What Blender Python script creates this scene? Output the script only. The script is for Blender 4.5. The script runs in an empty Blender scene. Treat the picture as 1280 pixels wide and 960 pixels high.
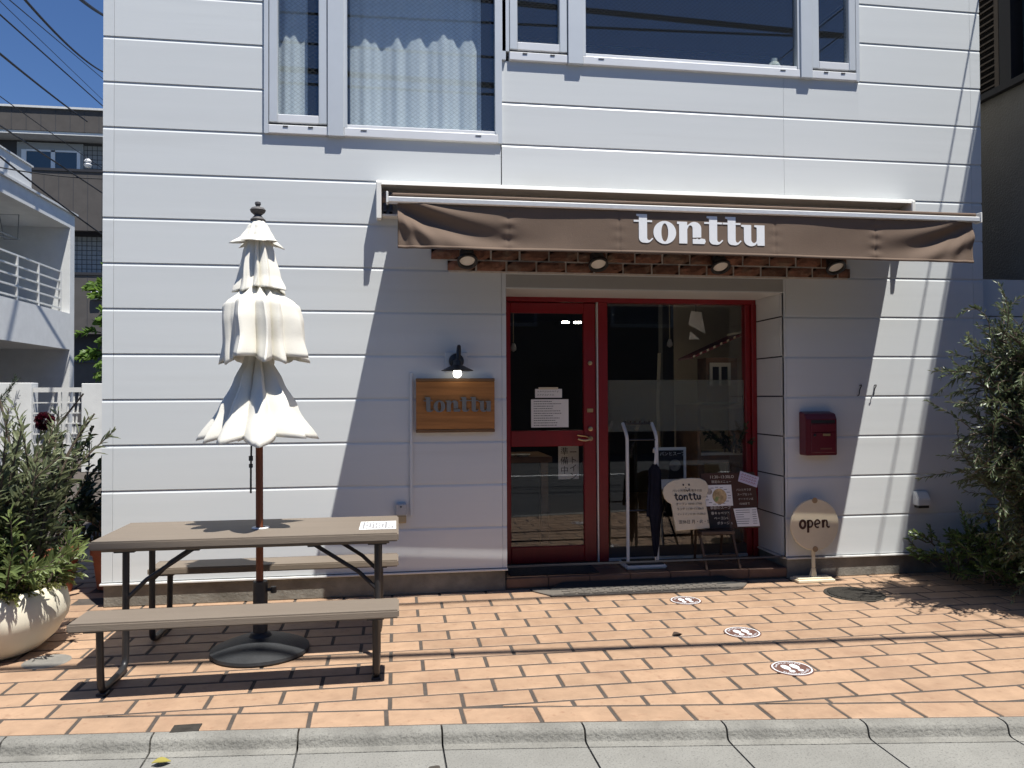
import bpy, bmesh, math, random
import numpy as np
from mathutils import Vector, Matrix
random.seed(11)
rng = np.random.default_rng(5)
SC = bpy.context.scene
COL = SC.collection
K = 0.8162          # drawing units -> metres; everything is drawn in units and scaled once at the end

# ------------------------------------------------------------------ camera
def cam_axes(yaw, pitch, roll):
    yaw, pitch, roll = map(math.radians, (yaw, pitch, roll))
    f = Vector((math.sin(yaw)*math.cos(pitch), math.cos(yaw)*math.cos(pitch), math.sin(pitch)))
    r0 = Vector((math.cos(yaw), -math.sin(yaw), 0)); u0 = r0.cross(f)
    r = r0*math.cos(roll) + u0*math.sin(roll); u = -r0*math.sin(roll) + u0*math.cos(roll)
    return r, u, f
CAM_R, CAM_U, CAM_F = cam_axes(8.540, 0.929, -0.278)
CAM_P = Vector((0, -6.66, 1.6915))
cam = bpy.data.objects.new('camera', bpy.data.cameras.new('camera')); COL.objects.link(cam)
cam.matrix_world = Matrix(((CAM_R.x, CAM_U.x, -CAM_F.x, CAM_P.x*K), (CAM_R.y, CAM_U.y, -CAM_F.y, CAM_P.y*K),
                           (CAM_R.z, CAM_U.z, -CAM_F.z, CAM_P.z*K), (0, 0, 0, 1)))
cam.data.sensor_width = 36; cam.data.lens = 962/1280*36; cam.data.clip_start = 0.05; cam.data.clip_end = 2000
SC.camera = cam

# ------------------------------------------------------------------ sky, sun, exposure
SUN = Vector((0.63, -1.0, 3.0)).normalized()          # towards the sun
W = bpy.data.worlds.new('World'); SC.world = W; W.use_nodes = True
wn = W.node_tree.nodes; wl = W.node_tree.links
sky = wn.new('ShaderNodeTexSky'); sky.sky_type = 'NISHITA'; sky.sun_disc = False
sky.sun_elevation = math.asin(SUN.z); sky.sun_rotation = math.atan2(SUN.x, SUN.y)
sky.air_density = 1.0; sky.dust_density = 0.0; sky.ozone_density = 6.0; sky.altitude = 0
hsv = wn.new('ShaderNodeHueSaturation'); hsv.inputs['Saturation'].default_value = 1.12; hsv.inputs['Hue'].default_value = .508
wl.new(sky.outputs[0], hsv.inputs['Color']); wl.new(hsv.outputs[0], wn['Background'].inputs[0]); wn['Background'].inputs[1].default_value = 0.072
sd = bpy.data.lights.new('sun', 'SUN'); sd.energy = 5.0; sd.angle = math.radians(0.53); sd.color = (1.0, 0.965, 0.90)
so = bpy.data.objects.new('sun', sd); COL.objects.link(so); so.rotation_euler = SUN.to_track_quat('Z', 'Y').to_euler()
so.location = (0, 0, 30)
SC.view_settings.view_transform = 'Standard'; SC.view_settings.look = 'None'
SC.view_settings.exposure = 0.55; SC.view_settings.gamma = 1; SC.view_settings.use_curve_mapping = False

# ------------------------------------------------------------------ materials
MATS = {}
def srgb(r, g, b):
    f = lambda c: (c/255/12.92) if c/255 <= .04045 else ((c/255+.055)/1.055)**2.4
    return (f(r), f(g), f(b), 1)
def mat(name, col, rough=.6, metal=0, var=0.0, scale=6, stretch=(1, 1, 1), detail=5, bump=0, bscale=None, rand=0.0,
        spots=None, emit=None, spec=None, coat=0):
    """principled with noise tint, object-random tint, bump and optional dark/other coloured spots"""
    if name in MATS: return MATS[name]
    m = bpy.data.materials.new(name); m.use_nodes = True; nt = m.node_tree; N = nt.nodes; L = nt.links
    b = N['Principled BSDF']; col = (*col[:3], 1)
    b.inputs['Roughness'].default_value = rough; b.inputs['Metallic'].default_value = metal
    b.inputs['Base Color'].default_value = col
    if spec is not None: b.inputs['Specular IOR Level'].default_value = spec
    if coat: b.inputs['Coat Weight'].default_value = coat; b.inputs['Coat Roughness'].default_value = .15
    if emit: b.inputs['Emission Color'].default_value = (*emit[:3], 1); b.inputs['Emission Strength'].default_value = emit[3]
    co = N.new('ShaderNodeTexCoord'); mp = N.new('ShaderNodeMapping'); mp.inputs['Scale'].default_value = stretch
    L.new(co.outputs['Object'], mp.inputs['Vector']); vec = mp.outputs[0]
    if rand:
        oi = N.new('ShaderNodeObjectInfo'); ad = N.new('ShaderNodeVectorMath'); ad.operation = 'MULTIPLY_ADD'
        L.new(oi.outputs['Random'], ad.inputs[0]); ad.inputs[1].default_value = (37, 19, 53); L.new(vec, ad.inputs[2]); vec = ad.outputs[0]
    cur = None
    if var:
        n = N.new('ShaderNodeTexNoise'); n.inputs['Scale'].default_value = scale; n.inputs['Detail'].default_value = detail
        n.inputs['Roughness'].default_value = .62
        L.new(vec, n.inputs['Vector'])
        mr = N.new('ShaderNodeMapRange'); mr.inputs[1].default_value = .3; mr.inputs[2].default_value = .7
        mr.inputs[3].default_value = 1-var; mr.inputs[4].default_value = 1+var*.8
        L.new(n.outputs['Fac'], mr.inputs[0]); cur = mr.outputs[0]
    if rand:
        mr2 = N.new('ShaderNodeMapRange'); mr2.inputs[3].default_value = 1-rand; mr2.inputs[4].default_value = 1+rand*.7
        L.new(oi.outputs['Random'], mr2.inputs[0])
        if cur is None: cur = mr2.outputs[0]
        else:
            mu = N.new('ShaderNodeMath'); mu.operation = 'MULTIPLY'; L.new(cur, mu.inputs[0]); L.new(mr2.outputs[0], mu.inputs[1]); cur = mu.outputs[0]
    out = None
    if cur is not None:
        vm = N.new('ShaderNodeVectorMath'); vm.operation = 'SCALE'; vm.inputs[0].default_value = col[:3]
        L.new(cur, vm.inputs['Scale']); out = vm.outputs[0]
    if spots:
        scol, sscale, lo, hi, amt = spots
        n2 = N.new('ShaderNodeTexNoise'); n2.inputs['Scale'].default_value = sscale; n2.inputs['Detail'].default_value = 4
        L.new(vec, n2.inputs['Vector'])
        m2 = N.new('ShaderNodeMapRange'); m2.inputs[1].default_value = lo; m2.inputs[2].default_value = hi; m2.inputs[4].default_value = amt
        L.new(n2.outputs['Fac'], m2.inputs[0])
        mx = N.new('ShaderNodeMix'); mx.data_type = 'RGBA'; L.new(m2.outputs[0], mx.inputs[0])
        if out is not None: L.new(out, mx.inputs[6])
        else: mx.inputs[6].default_value = col
        mx.inputs[7].default_value = (*scol[:3], 1); out = mx.outputs[2]
    if out is not None: L.new(out, b.inputs['Base Color'])
    if bump:
        n3 = N.new('ShaderNodeTexNoise'); n3.inputs['Scale'].default_value = bscale or scale*4; n3.inputs['Detail'].default_value = 6
        L.new(vec, n3.inputs['Vector'])
        bp = N.new('ShaderNodeBump'); bp.inputs['Strength'].default_value = bump; bp.inputs['Distance'].default_value = .01
        L.new(n3.outputs['Fac'], bp.inputs['Height']); L.new(bp.outputs[0], b.inputs['Normal'])
    MATS[name] = m; return m

def glass(name, tint=(.9, .93, .93), refl=.07, wire=0, frost=0):
    m = bpy.data.materials.new(name); m.use_nodes = True; nt = m.node_tree; N = nt.nodes; L = nt.links
    for n in list(N):
        if n.type == 'BSDF_PRINCIPLED': N.remove(n)
    o = [n for n in N if n.type == 'OUTPUT_MATERIAL'][0]
    tr = N.new('ShaderNodeBsdfTransparent'); tr.inputs[0].default_value = (*tint, 1)
    gl = N.new('ShaderNodeBsdfGlossy'); gl.inputs['Roughness'].default_value = 0.01; gl.inputs[0].default_value = (.95, .97, 1, 1)
    lw = N.new('ShaderNodeLayerWeight'); lw.inputs[0].default_value = .5
    pw = N.new('ShaderNodeMath'); pw.operation = 'POWER'; pw.inputs[1].default_value = 5; L.new(lw.outputs['Facing'], pw.inputs[0])
    ma = N.new('ShaderNodeMath'); ma.operation = 'MULTIPLY_ADD'; ma.inputs[1].default_value = .42; ma.inputs[2].default_value = refl
    L.new(pw.outputs[0], ma.inputs[0])
    mx = N.new('ShaderNodeMixShader'); L.new(ma.outputs[0], mx.inputs[0]); L.new(gl.outputs[0], mx.inputs[2])
    base = tr.outputs[0]
    if wire or frost:
        df = N.new('ShaderNodeBsdfDiffuse'); m2 = N.new('ShaderNodeMixShader'); L.new(tr.outputs[0], m2.inputs[1]); L.new(df.outputs[0], m2.inputs[2])
        base = m2.outputs[0]
        if frost:
            df.inputs[0].default_value = (.42, .42, .37, 1); m2.inputs[0].default_value = frost
        else:
            df.inputs[0].default_value = (.28, .3, .32, 1)
            co = N.new('ShaderNodeTexCoord'); fac = None
            for sx in (1, -1):
                mp = N.new('ShaderNodeMapping'); mp.inputs['Rotation'].default_value = (0, math.radians(38*sx), 0)
                L.new(co.outputs['Object'], mp.inputs[0])
                wv = N.new('ShaderNodeTexWave'); wv.bands_direction = 'Z'; wv.inputs['Scale'].default_value = 13; wv.inputs['Distortion'].default_value = 0
                L.new(mp.outputs[0], wv.inputs['Vector'])
                mr = N.new('ShaderNodeMapRange'); mr.inputs[1].default_value = .93; mr.inputs[2].default_value = 1; mr.inputs[4].default_value = wire
                L.new(wv.outputs['Fac'], mr.inputs[0])
                if fac is None: fac = mr.outputs[0]
                else:
                    mm = N.new('ShaderNodeMath'); mm.operation = 'MAXIMUM'; L.new(fac, mm.inputs[0]); L.new(mr.outputs[0], mm.inputs[1]); fac = mm.outputs[0]
            L.new(fac, m2.inputs[0])
    L.new(base, mx.inputs[1]); L.new(mx.outputs[0], o.inputs[0])
    MATS[name] = m; return m

def leafmat(name, c1, c2, trans=.35, rough=.45):
    m = bpy.data.materials.new(name); m.use_nodes = True; nt = m.node_tree; N = nt.nodes; L = nt.links
    b = N['Principled BSDF']; b.inputs['Roughness'].default_value = rough
    at = N.new('ShaderNodeAttribute'); at.attribute_name = 'tint'
    mx = N.new('ShaderNodeMix'); mx.data_type = 'RGBA'; mx.inputs[6].default_value = (*c1, 1); mx.inputs[7].default_value = (*c2, 1)
    L.new(at.outputs['Fac'], mx.inputs[0]); L.new(mx.outputs[2], b.inputs['Base Color'])
    tl = N.new('ShaderNodeBsdfTranslucent'); hs = N.new('ShaderNodeHueSaturation'); hs.inputs['Value'].default_value = 1.5; hs.inputs['Hue'].default_value = .485
    L.new(mx.outputs[2], hs.inputs['Color']); L.new(hs.outputs[0], tl.inputs[0])
    ms = N.new('ShaderNodeMixShader'); ms.inputs[0].default_value = trans
    o = [n for n in N if n.type == 'OUTPUT_MATERIAL'][0]
    L.new(b.outputs[0], ms.inputs[1]); L.new(tl.outputs[0], ms.inputs[2]); L.new(ms.outputs[0], o.inputs[0])
    MATS[name] = m; return m

def siding_mat():
    m = mat('siding', (.615, .64, .645), .42, var=.022, scale=1.0, stretch=(.35, 1, 7), detail=4, rand=.025, spec=.4, bump=.1, bscale=1.6, spots=((.40, .40, .38), 1.1, .60, .85, .22))
    N = m.node_tree.nodes; L = m.node_tree.links; b = N['Principled BSDF']
    # grey rain grime that has settled above the awning case
    src = b.inputs['Base Color'].links[0].from_socket
    geo = N.new('ShaderNodeNewGeometry'); sp = N.new('ShaderNodeSeparateXYZ'); L.new(geo.outputs['Position'], sp.inputs[0])
    a = N.new('ShaderNodeMapRange'); a.inputs[1].default_value = 3.72*K; a.inputs[2].default_value = 3.5*K; L.new(sp.outputs[2], a.inputs[0])
    x0 = N.new('ShaderNodeMapRange'); x0.inputs[1].default_value = .2*K; x0.inputs[2].default_value = 1.2*K; L.new(sp.outputs[0], x0.inputs[0])
    x1 = N.new('ShaderNodeMapRange'); x1.inputs[1].default_value = 4.6*K; x1.inputs[2].default_value = 3.8*K; L.new(sp.outputs[0], x1.inputs[0])
    lo = N.new('ShaderNodeMath'); lo.operation = 'GREATER_THAN'; lo.inputs[1].default_value = 3.4*K; L.new(sp.outputs[2], lo.inputs[0])
    ns = N.new('ShaderNodeTexNoise'); ns.inputs['Scale'].default_value = 2.2; ns.inputs['Detail'].default_value = 6; L.new(geo.outputs['Position'], ns.inputs['Vector'])
    cur = a.outputs[0]
    for o in (x0.outputs[0], x1.outputs[0], lo.outputs[0], ns.outputs['Fac']):
        q = N.new('ShaderNodeMath'); q.operation = 'MULTIPLY'; L.new(cur, q.inputs[0]); L.new(o, q.inputs[1]); cur = q.outputs[0]
    mx = N.new('ShaderNodeMix'); mx.data_type = 'RGBA'; L.new(cur, mx.inputs[0]); L.new(src, mx.inputs[6]); mx.inputs[7].default_value = (.45, .44, .41, 1)
    L.new(mx.outputs[2], b.inputs['Base Color'])
    return m

M_SID = siding_mat()
M_TRIM = mat('siding_trim', (.615, .64, .645), .42, var=.03, scale=2)
M_DARK = mat('dark_gap', (.045, .047, .055), .8)
M_ALU = mat('window_frame', (.58, .61, .63), .38, metal=.25, var=.03, scale=5)
M_ALUW = mat('window_rail', (.72, .73, .74), .35, metal=.15, var=.04, scale=4)
M_CONC = mat('foundation_concrete', (.19, .18, .155), .95, var=.28, scale=7, bump=.5, bscale=60, spots=((.07, .065, .055), 2.2, .5, .72, .6))
M_FLASH = mat('flashing', (.62, .62, .60), .5, var=.08, scale=9)
M_TILE = mat('terracotta_tile', (.39, .258, .168), .62, var=.13, scale=11, bump=.22, bscale=45, rand=.09, spots=((.24, .13, .08), 26, .6, .76, .55), spec=.3)
def world_dirt(m, col, scale, lo, hi, amt, stretch=(1, 1, 1)):
    N = m.node_tree.nodes; L = m.node_tree.links; b = N['Principled BSDF']; src = b.inputs['Base Color'].links[0].from_socket
    g = N.new('ShaderNodeNewGeometry'); mp = N.new('ShaderNodeMapping'); mp.inputs['Scale'].default_value = stretch; L.new(g.outputs['Position'], mp.inputs[0])
    n = N.new('ShaderNodeTexNoise'); n.inputs['Scale'].default_value = scale; n.inputs['Detail'].default_value = 7; n.inputs['Roughness'].default_value = .65; L.new(mp.outputs[0], n.inputs['Vector'])
    r = N.new('ShaderNodeMapRange'); r.inputs[1].default_value = lo; r.inputs[2].default_value = hi; r.inputs[4].default_value = amt; L.new(n.outputs['Fac'], r.inputs[0])
    mx = N.new('ShaderNodeMix'); mx.data_type = 'RGBA'; L.new(r.outputs[0], mx.inputs[0]); L.new(src, mx.inputs[6]); mx.inputs[7].default_value = (*col, 1); L.new(mx.outputs[2], b.inputs['Base Color'])
world_dirt(M_TILE, (.24, .14, .09), 2.3, .5, .75, .55); world_dirt(M_TILE, (.10, .07, .05), 19, .66, .74, .6)
M_GROUT = mat('grout', (.075, .062, .052), .95, var=.25, scale=14, bump=.4, bscale=60)
M_STEPT = mat('step_tile', (.15, .085, .058), .6, var=.2, scale=9, rand=.1, spec=.3)
M_KERB = mat('kerb_concrete', (.235, .228, .203), .92, var=.22, scale=5, bump=.7, bscale=70, rand=.05, spots=((.09, .087, .078), 130, .55, .66, .5))
M_GUT = mat('gutter_concrete', (.235, .23, .208), .92, var=.12, scale=3, bump=.5, bscale=80, rand=.05, spots=((.11, .107, .098), 150, .56, .68, .7))
world_dirt(M_KERB, (.13, .125, .11), 3.1, .48, .72, .55); world_dirt(M_GUT, (.14, .135, .12), 2.2, .5, .75, .5); world_dirt(M_GUT, (.05, .05, .045), 26, .68, .73, .6)
M_ASPH = mat('asphalt', (.055, .056, .058), .9, var=.25, scale=8, bump=.6, bscale=90)
M_LINE = mat('road_paint', (.75, .75, .72), .7, var=.1, scale=20)
M_RED = mat('red_paint', (.20, .007, .011), .36, var=.12, scale=5, stretch=(4, 4, .6), spec=.5)
M_STEEL = mat('pale_metal', (.62, .61, .58), .4, metal=.5)
M_GLASS = glass('clear_glass', (.95, .965, .96), .045)
M_WIRE = glass('wired_glass', (.93, .955, .965), .06, wire=.16)
M_FROST = glass('frosted_film', (.7, .73, .7), .02, frost=.26)
M_FAB = mat('awning_fabric', (.165, .118, .088), .82, var=.07, scale=3, bump=.15, bscale=220, spec=.2)
M_CASE = mat('awning_case', (.70, .695, .66), .45, var=.05, scale=6)
M_BARM = mat('awning_bar', (.66, .66, .65), .35, metal=.35, var=.12, scale=30, stretch=(1, 1, 6))
M_WHITE = mat('white_print', (.78, .79, .80), .5)
M_MORTAR = mat('mortar', (.55, .50, .45), .95, var=.2, scale=20, bump=.5)
M_BRICK = mat('brick_face', (.21, .10, .065), .9, var=.42, scale=10, bump=1.0, bscale=28, rand=.38, spots=((.24, .18, .13), 9, .52, .7, .75))
M_BLACK = mat('black_metal', (.018, .019, .022), .42, var=.15, scale=12)
M_LENS = mat('lamp_lens', (.75, .72, .66), .5)
M_WOODS = mat('sign_wood', (.36, .155, .045), .5, var=.3, scale=2.4, stretch=(1, 6, 16), detail=8, spec=.35)
M_WOODSD = mat('sign_edge', (.16, .085, .035), .65, var=.3, scale=5, stretch=(1, 4, 8))
M_GREYL = mat('grey_letters', (.17, .175, .17), .55)
M_PAPER = mat('paper', (.78, .775, .75), .8, var=.03, scale=8)
M_INK = mat('ink', (.03, .03, .035), .8)
M_BRASS = mat('brass', (.55, .42, .22), .35, metal=.8)
M_TABLE = mat('resin_tan', (.19, .155, .12), .62, var=.07, scale=3, stretch=(.5, 5, 5), bump=.15, bscale=60)
M_TUBE = mat('black_tube', (.022, .022, .024), .4, var=.2, scale=20)
M_CANV = mat('cream_canvas', (.77, .745, .665), .85, var=.04, scale=5, bump=.12, bscale=160)
M_POLE = mat('pole_wood', (.20, .055, .02), .45, var=.25, scale=4, stretch=(6, 6, .6))
M_FIN = mat('finial_grey', (.09, .085, .085), .6)
M_BASEB = mat('base_black', (.028, .03, .033), .5, var=.2, scale=14, bump=.2, bscale=80)
M_BOWL = mat('cream_planter', (.72, .67, .54), .55, var=.06, scale=3, spots=((.42, .36, .25), 3.5, .6, .8, .35))
M_SOIL = mat('soil', (.05, .035, .025), .95, var=.3, scale=20, bump=1)
M_TERRA = mat('terracotta_pot', (.30, .10, .05), .8, var=.2, scale=6)
M_MAIL = mat('mailbox_red', (.11, .007, .018), .32, var=.06, scale=4, spec=.5)
M_CREAM = mat('cream_paint', (.66, .58, .42), .6, var=.06, scale=6)
M_BROWNT = mat('dark_brown_print', (.055, .022, .014), .7)
M_OCHRE = mat('worn_wood', (.32, .22, .12), .7)
M_RUB = mat('ramp_rubber', (.14, .125, .108), .95, spec=.1, var=.18, scale=12, bump=.3, bscale=60)
M_RUBB = mat('black_rubber', (.02, .02, .02), .8)
M_MATD = mat('door_mat', (.035, .033, .03), .95, var=.4, scale=30, bump=.8, bscale=120)
M_EASEL = mat('easel_wood', (.055, .032, .022), .55, var=.25, scale=6, stretch=(4, 4, .7))
M_BOARDB = mat('menu_board_brown', (.06, .024, .012), .7, var=.12, scale=6)
M_CHALKB = mat('chalkboard', (.018, .016, .015), .8, var=.3, scale=8)
M_CHALK = mat('chalk', (.66, .60, .50), .9)
M_NAVY = mat('navy_nylon', (.012, .013, .022), .8, spec=.1, var=.2, scale=10)
M_STW = mat('stand_white', (.62, .62, .60), .4)
M_STICK = mat('sticker_brown', (.13, .065, .05), .6, var=.1, scale=15)
M_IRON = mat('cast_iron', (.05, .046, .04), .95, spec=.1, var=.3, scale=20, bump=.5)
M_PLAS = mat('grey_plastic', (.42, .43, .44), .5)
M_CURT = mat('curtain_white', (.66, .69, .69), .9, var=.1, scale=30, stretch=(1, 1, 2), bump=.3, bscale=90)
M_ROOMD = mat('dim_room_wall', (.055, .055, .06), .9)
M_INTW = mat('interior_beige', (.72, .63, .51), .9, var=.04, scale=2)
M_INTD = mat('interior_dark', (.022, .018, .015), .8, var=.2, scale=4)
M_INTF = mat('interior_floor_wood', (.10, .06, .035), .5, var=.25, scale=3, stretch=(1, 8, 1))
M_INTWOOD = mat('furniture_wood', (.20, .105, .05), .5, var=.25, scale=4, stretch=(1, 6, 6))
M_STUCW = mat('white_stucco', (.66, .67, .66), .9, var=.06, scale=4, bump=.3, bscale=50)
M_BROWNW = mat('brown_cladding', (.085, .076, .07), .85, var=.12, scale=2, rand=.05)
M_GRIDT = mat('grey_tile', (.27, .28, .29), .6, rand=.06)
M_BGLASS = mat('far_window_glass', (.03, .055, .08), .12, spec=.8)
M_BFRAME = mat('far_window_frame', (.3, .32, .34), .5)
M_STUCB = mat('beige_stucco', (.30, .275, .235), .95, var=.07, scale=5, bump=.9, bscale=60)
M_SHUT = mat('louvre_brown', (.12, .09, .065), .6)
M_FRD = mat('dark_frame', (.03, .028, .03), .5)
M_CABLE = mat('cable_black', (.012, .012, .014), .6)
M_PORC = mat('porcelain', (.7, .7, .7), .3)
M_BARK = mat('bark', (.10, .075, .055), .9, var=.3, scale=12, bump=.8)
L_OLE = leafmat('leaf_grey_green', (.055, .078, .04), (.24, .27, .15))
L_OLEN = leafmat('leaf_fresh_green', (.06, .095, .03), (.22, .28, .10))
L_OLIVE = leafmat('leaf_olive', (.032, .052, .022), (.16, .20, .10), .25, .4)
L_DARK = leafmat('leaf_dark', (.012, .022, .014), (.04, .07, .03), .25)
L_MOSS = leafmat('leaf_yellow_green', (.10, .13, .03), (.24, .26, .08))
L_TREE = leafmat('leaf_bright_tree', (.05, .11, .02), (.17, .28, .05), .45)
M_BULB = mat('lit_bulb', (1, 1, 1), .3, emit=(1, .95, .86, 3.5))
M_INLAMP = mat('indoor_lamp', (1, .9, .7), .4, emit=(1, .88, .68, 95))

# ------------------------------------------------------------------ mesh helpers
WT = {}                                    # world translation of every object, in units
def link(name, data, parent=None, loc=(0, 0, 0)):
    o = bpy.data.objects.new(name, data); COL.objects.link(o); o.location = loc
    WT[o] = Vector(loc)
    if parent is not None:
        o.parent = parent; o.matrix_parent_inverse = Matrix.Translation(-WT[parent])
    return o
def tag(o, label=None, cat=None, group=None, kind=None):
    if label: o['label'] = label
    if cat: o['category'] = cat
    if group: o['group'] = group
    if kind: o['kind'] = kind
    return o
def thing(name, label, cat, loc=(0, 0, 0), group=None):
    return tag(link(name, None, None, loc), label, cat, group)

class MB:
    def __init__(s): s.bm = bmesh.new()
    def face(s, pts):
        return s.bm.faces.new([s.bm.verts.new(p) for p in pts])
    def hexa(s, p):                       # 8 points: bottom ring 0-3, top ring 4-7
        v = [s.bm.verts.new(q) for q in p]
        for f in ((0, 3, 2, 1), (4, 5, 6, 7), (0, 1, 5, 4), (1, 2, 6, 5), (2, 3, 7, 6), (3, 0, 4, 7)): s.bm.faces.new([v[i] for i in f])
        return s
    def box(s, x0, x1, y0, y1, z0, z1):
        return s.hexa([(x0, y0, z0), (x1, y0, z0), (x1, y1, z0), (x0, y1, z0), (x0, y0, z1), (x1, y0, z1), (x1, y1, z1), (x0, y1, z1)])
    def prism(s, poly, axis, a, b):       # poly of 2D points extruded along axis 'y' (x,z) / 'z' (x,y) / 'x' (y,z)
        def P(p, t): return {'y': (p[0], t, p[1]), 'z': (p[0], p[1], t), 'x': (t, p[0], p[1])}[axis]
        A = [s.bm.verts.new(P(p, a)) for p in poly]; B = [s.bm.verts.new(P(p, b)) for p in poly]
        s.bm.faces.new(A); s.bm.faces.new(B[::-1]); n = len(poly)
        for i in range(n): s.bm.faces.new([A[i], B[i], B[(i+1) % n], A[(i+1) % n]])
        return s
    def tube(s, pts, r, seg=8, cap=True, smoothpath=0):
        pts = [Vector(p) for p in pts]
        for _ in range(smoothpath):
            q = [pts[0]]
            for a, b in zip(pts, pts[1:]): q += [a*.75+b*.25, a*.25+b*.75]
            pts = q+[pts[-1]]
        rs = r if isinstance(r, (list, tuple)) else None
        rings = []; n = len(pts); nrm = None
        for i, p in enumerate(pts):
            t = (pts[min(i+1, n-1)]-pts[max(i-1, 0)]).normalized()
            if nrm is None:
                nrm = t.orthogonal().normalized()
            else:
                nrm = (nrm-t*nrm.dot(t)).normalized()
            bn = t.cross(nrm)
            rad = (rs[0]+(rs[-1]-rs[0])*i/(n-1)) if rs else r
            rings.append([s.bm.verts.new(p+(nrm*math.cos(2*math.pi*k/seg)+bn*math.sin(2*math.pi*k/seg))*rad) for k in range(seg)])
        for a, b in zip(rings, rings[1:]):
            for k in range(seg): s.bm.faces.new([a[k], a[(k+1) % seg], b[(k+1) % seg], b[k]])
        if cap: s.bm.faces.new(rings[0][::-1]); s.bm.faces.new(rings[-1])
        return s
    def lathe(s, prof, c, seg=32, axis='z'):
        """prof: list of (r, h) from bottom/outside on; r=0 ends close"""
        def P(r, h, a):
            if axis == 'z': return (c[0]+r*math.cos(a), c[1]+r*math.sin(a), c[2]+h)
            if axis == 'y': return (c[0]+r*math.cos(a), c[1]+h, c[2]+r*math.sin(a))
        prev = None
        for r, h in prof:
            if r < 1e-6: ring = [s.bm.verts.new(P(0, h, 0))]
            else: ring = [s.bm.verts.new(P(r, h, 2*math.pi*k/seg)) for k in range(seg)]
            if prev:
                for k in range(seg):
                    k2 = (k+1) % seg
                    if len(prev) == 1 and len(ring) == 1: continue
                    if len(prev) == 1: s.bm.faces.new([prev[0], ring[k2], ring[k]])
                    elif len(ring) == 1: s.bm.faces.new([prev[k], prev[k2], ring[0]])
                    else: s.bm.faces.new([prev[k], prev[k2], ring[k2], ring[k]])
            prev = ring
        return s
    def grid(s, f, nu, nv):               # f(u, v) -> point, u, v in 0..1
        V = [[s.bm.verts.new(f(i/nu, j/nv)) for j in range(nv+1)] for i in range(nu+1)]
        for i in range(nu):
            for j in range(nv): s.bm.faces.new([V[i][j], V[i+1][j], V[i+1][j+1], V[i][j+1]])
        return s
    def ribbon(s, pts, w, y, t=.004):     # flat stroke in the XZ plane facing -Y
        pts = [Vector((p[0], p[1])) for p in pts]; n = len(pts)
        L = []; R = []
        for i, p in enumerate(pts):
            d = (pts[min(i+1, n-1)]-pts[max(i-1, 0)]).normalized(); q = Vector((-d.y, d.x))*w/2
            L.append(p+q); R.append(p-q)
        for i in range(n-1):
            s.hexa([(L[i].x, y, L[i].y), (L[i+1].x, y, L[i+1].y), (R[i+1].x, y, R[i+1].y), (R[i].x, y, R[i].y),
                    (L[i].x, y+t, L[i].y), (L[i+1].x, y+t, L[i+1].y), (R[i+1].x, y+t, R[i+1].y), (R[i].x, y+t, R[i].y)])
        return s
    def build(s, name, m, parent=None, bevel=0, seg=1, smooth=False, loc=(0, 0, 0), solid=0, xf=None):
        bm = s.bm
        if xf:
            for v in bm.verts: v.co = xf(v.co)
        bmesh.ops.recalc_face_normals(bm, faces=bm.faces)
        if bevel:
            ed = [e for e in bm.edges if len(e.link_faces) == 2 and e.calc_face_angle(0) > .5]
            bmesh.ops.bevel(bm, geom=ed, offset=bevel, segments=seg, affect='EDGES', clamp_overlap=True)
        if smooth:
            for f in bm.faces: f.smooth = True
            for e in bm.edges:
                if len(e.link_faces) == 2 and e.calc_face_angle(0) > .7: e.smooth = False
        me = bpy.data.meshes.new(name); bm.to_mesh(me); bm.free()
        me.materials.append(m)
        o = link(name, me, parent, loc)
        if solid:
            md = o.modifiers.new('thickness', 'SOLIDIFY'); md.thickness = solid*K; md.offset = 0
        return o

def B(name, m, parent, x0, x1, y0, y1, z0, z1, bevel=0, seg=1):
    return MB().box(x0, x1, y0, y1, z0, z1).build(name, m, parent, bevel, seg)

def text_mesh(txt, size, m, name, parent, origin, rot=None, align='LEFT', xf=None, thick=.0):
    cu = bpy.data.curves.new('txt', 'FONT'); cu.body = txt; cu.size = size; cu.align_x = align; cu.resolution_u = 2
    cu.extrude = thick
    o = bpy.data.objects.new('txt', cu); COL.objects.link(o)
    dg = bpy.context.evaluated_depsgraph_get(); me = bpy.data.meshes.new_from_object(o.evaluated_get(dg))
    bpy.data.objects.remove(o); bpy.data.curves.remove(cu)
    me.name = name
    for v in me.vertices:
        p = Vector((v.co.x, -v.co.z, v.co.y))
        if rot: c, s_ = math.cos(rot), math.sin(rot); p = Vector((p.x*c-p.z*s_, p.y, p.x*s_+p.z*c))
        p = p+Vector(origin)
        v.co = xf(p) if xf else p
    me.materials.clear(); me.materials.append(m)
    return link(name, me, parent)

# lettering of the shop name, drawn as outlines (x right, y up, x-height 110)
def arc(cx, cy, rx, ry, a0, a1, n=10):
    return [(cx+rx*math.cos(math.radians(a0+(a1-a0)*i/n)), cy+ry*math.sin(math.radians(a0+(a1-a0)*i/n))) for i in range(n+1)]
L_T = [[(13, 142), (65, 142), (65, 112), (90, 112), (90, 103), (65, 103), (65, 28)] + arc(75, 24, 10, 12, 180, 300, 6) + [(90, 24), (95, 20)] + arc(62, 28, 30, 30, 315, 255, 5) + arc(48, 24, 23, 25, 260, 180, 6) + [(25, 103), (0, 103), (0, 112), (25, 112), (25, 130), (13, 133)]]
L_N = [[(0, 110), (50, 110), (50, 92)] + arc(86, 78, 34, 33, 135, 0, 9) + [(120, 33), (77, 31), (77, 78)] + arc(66, 78, 11, 15, 0, 150, 6) + [(50, 72), (50, 0), (10, 0), (10, 98), (0, 98)],
       [(77, 25), (92, 24), (100, 28), (108, 22), (118, 28), (138, 25), (142, 12), (136, 0), (77, 0)]]
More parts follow.
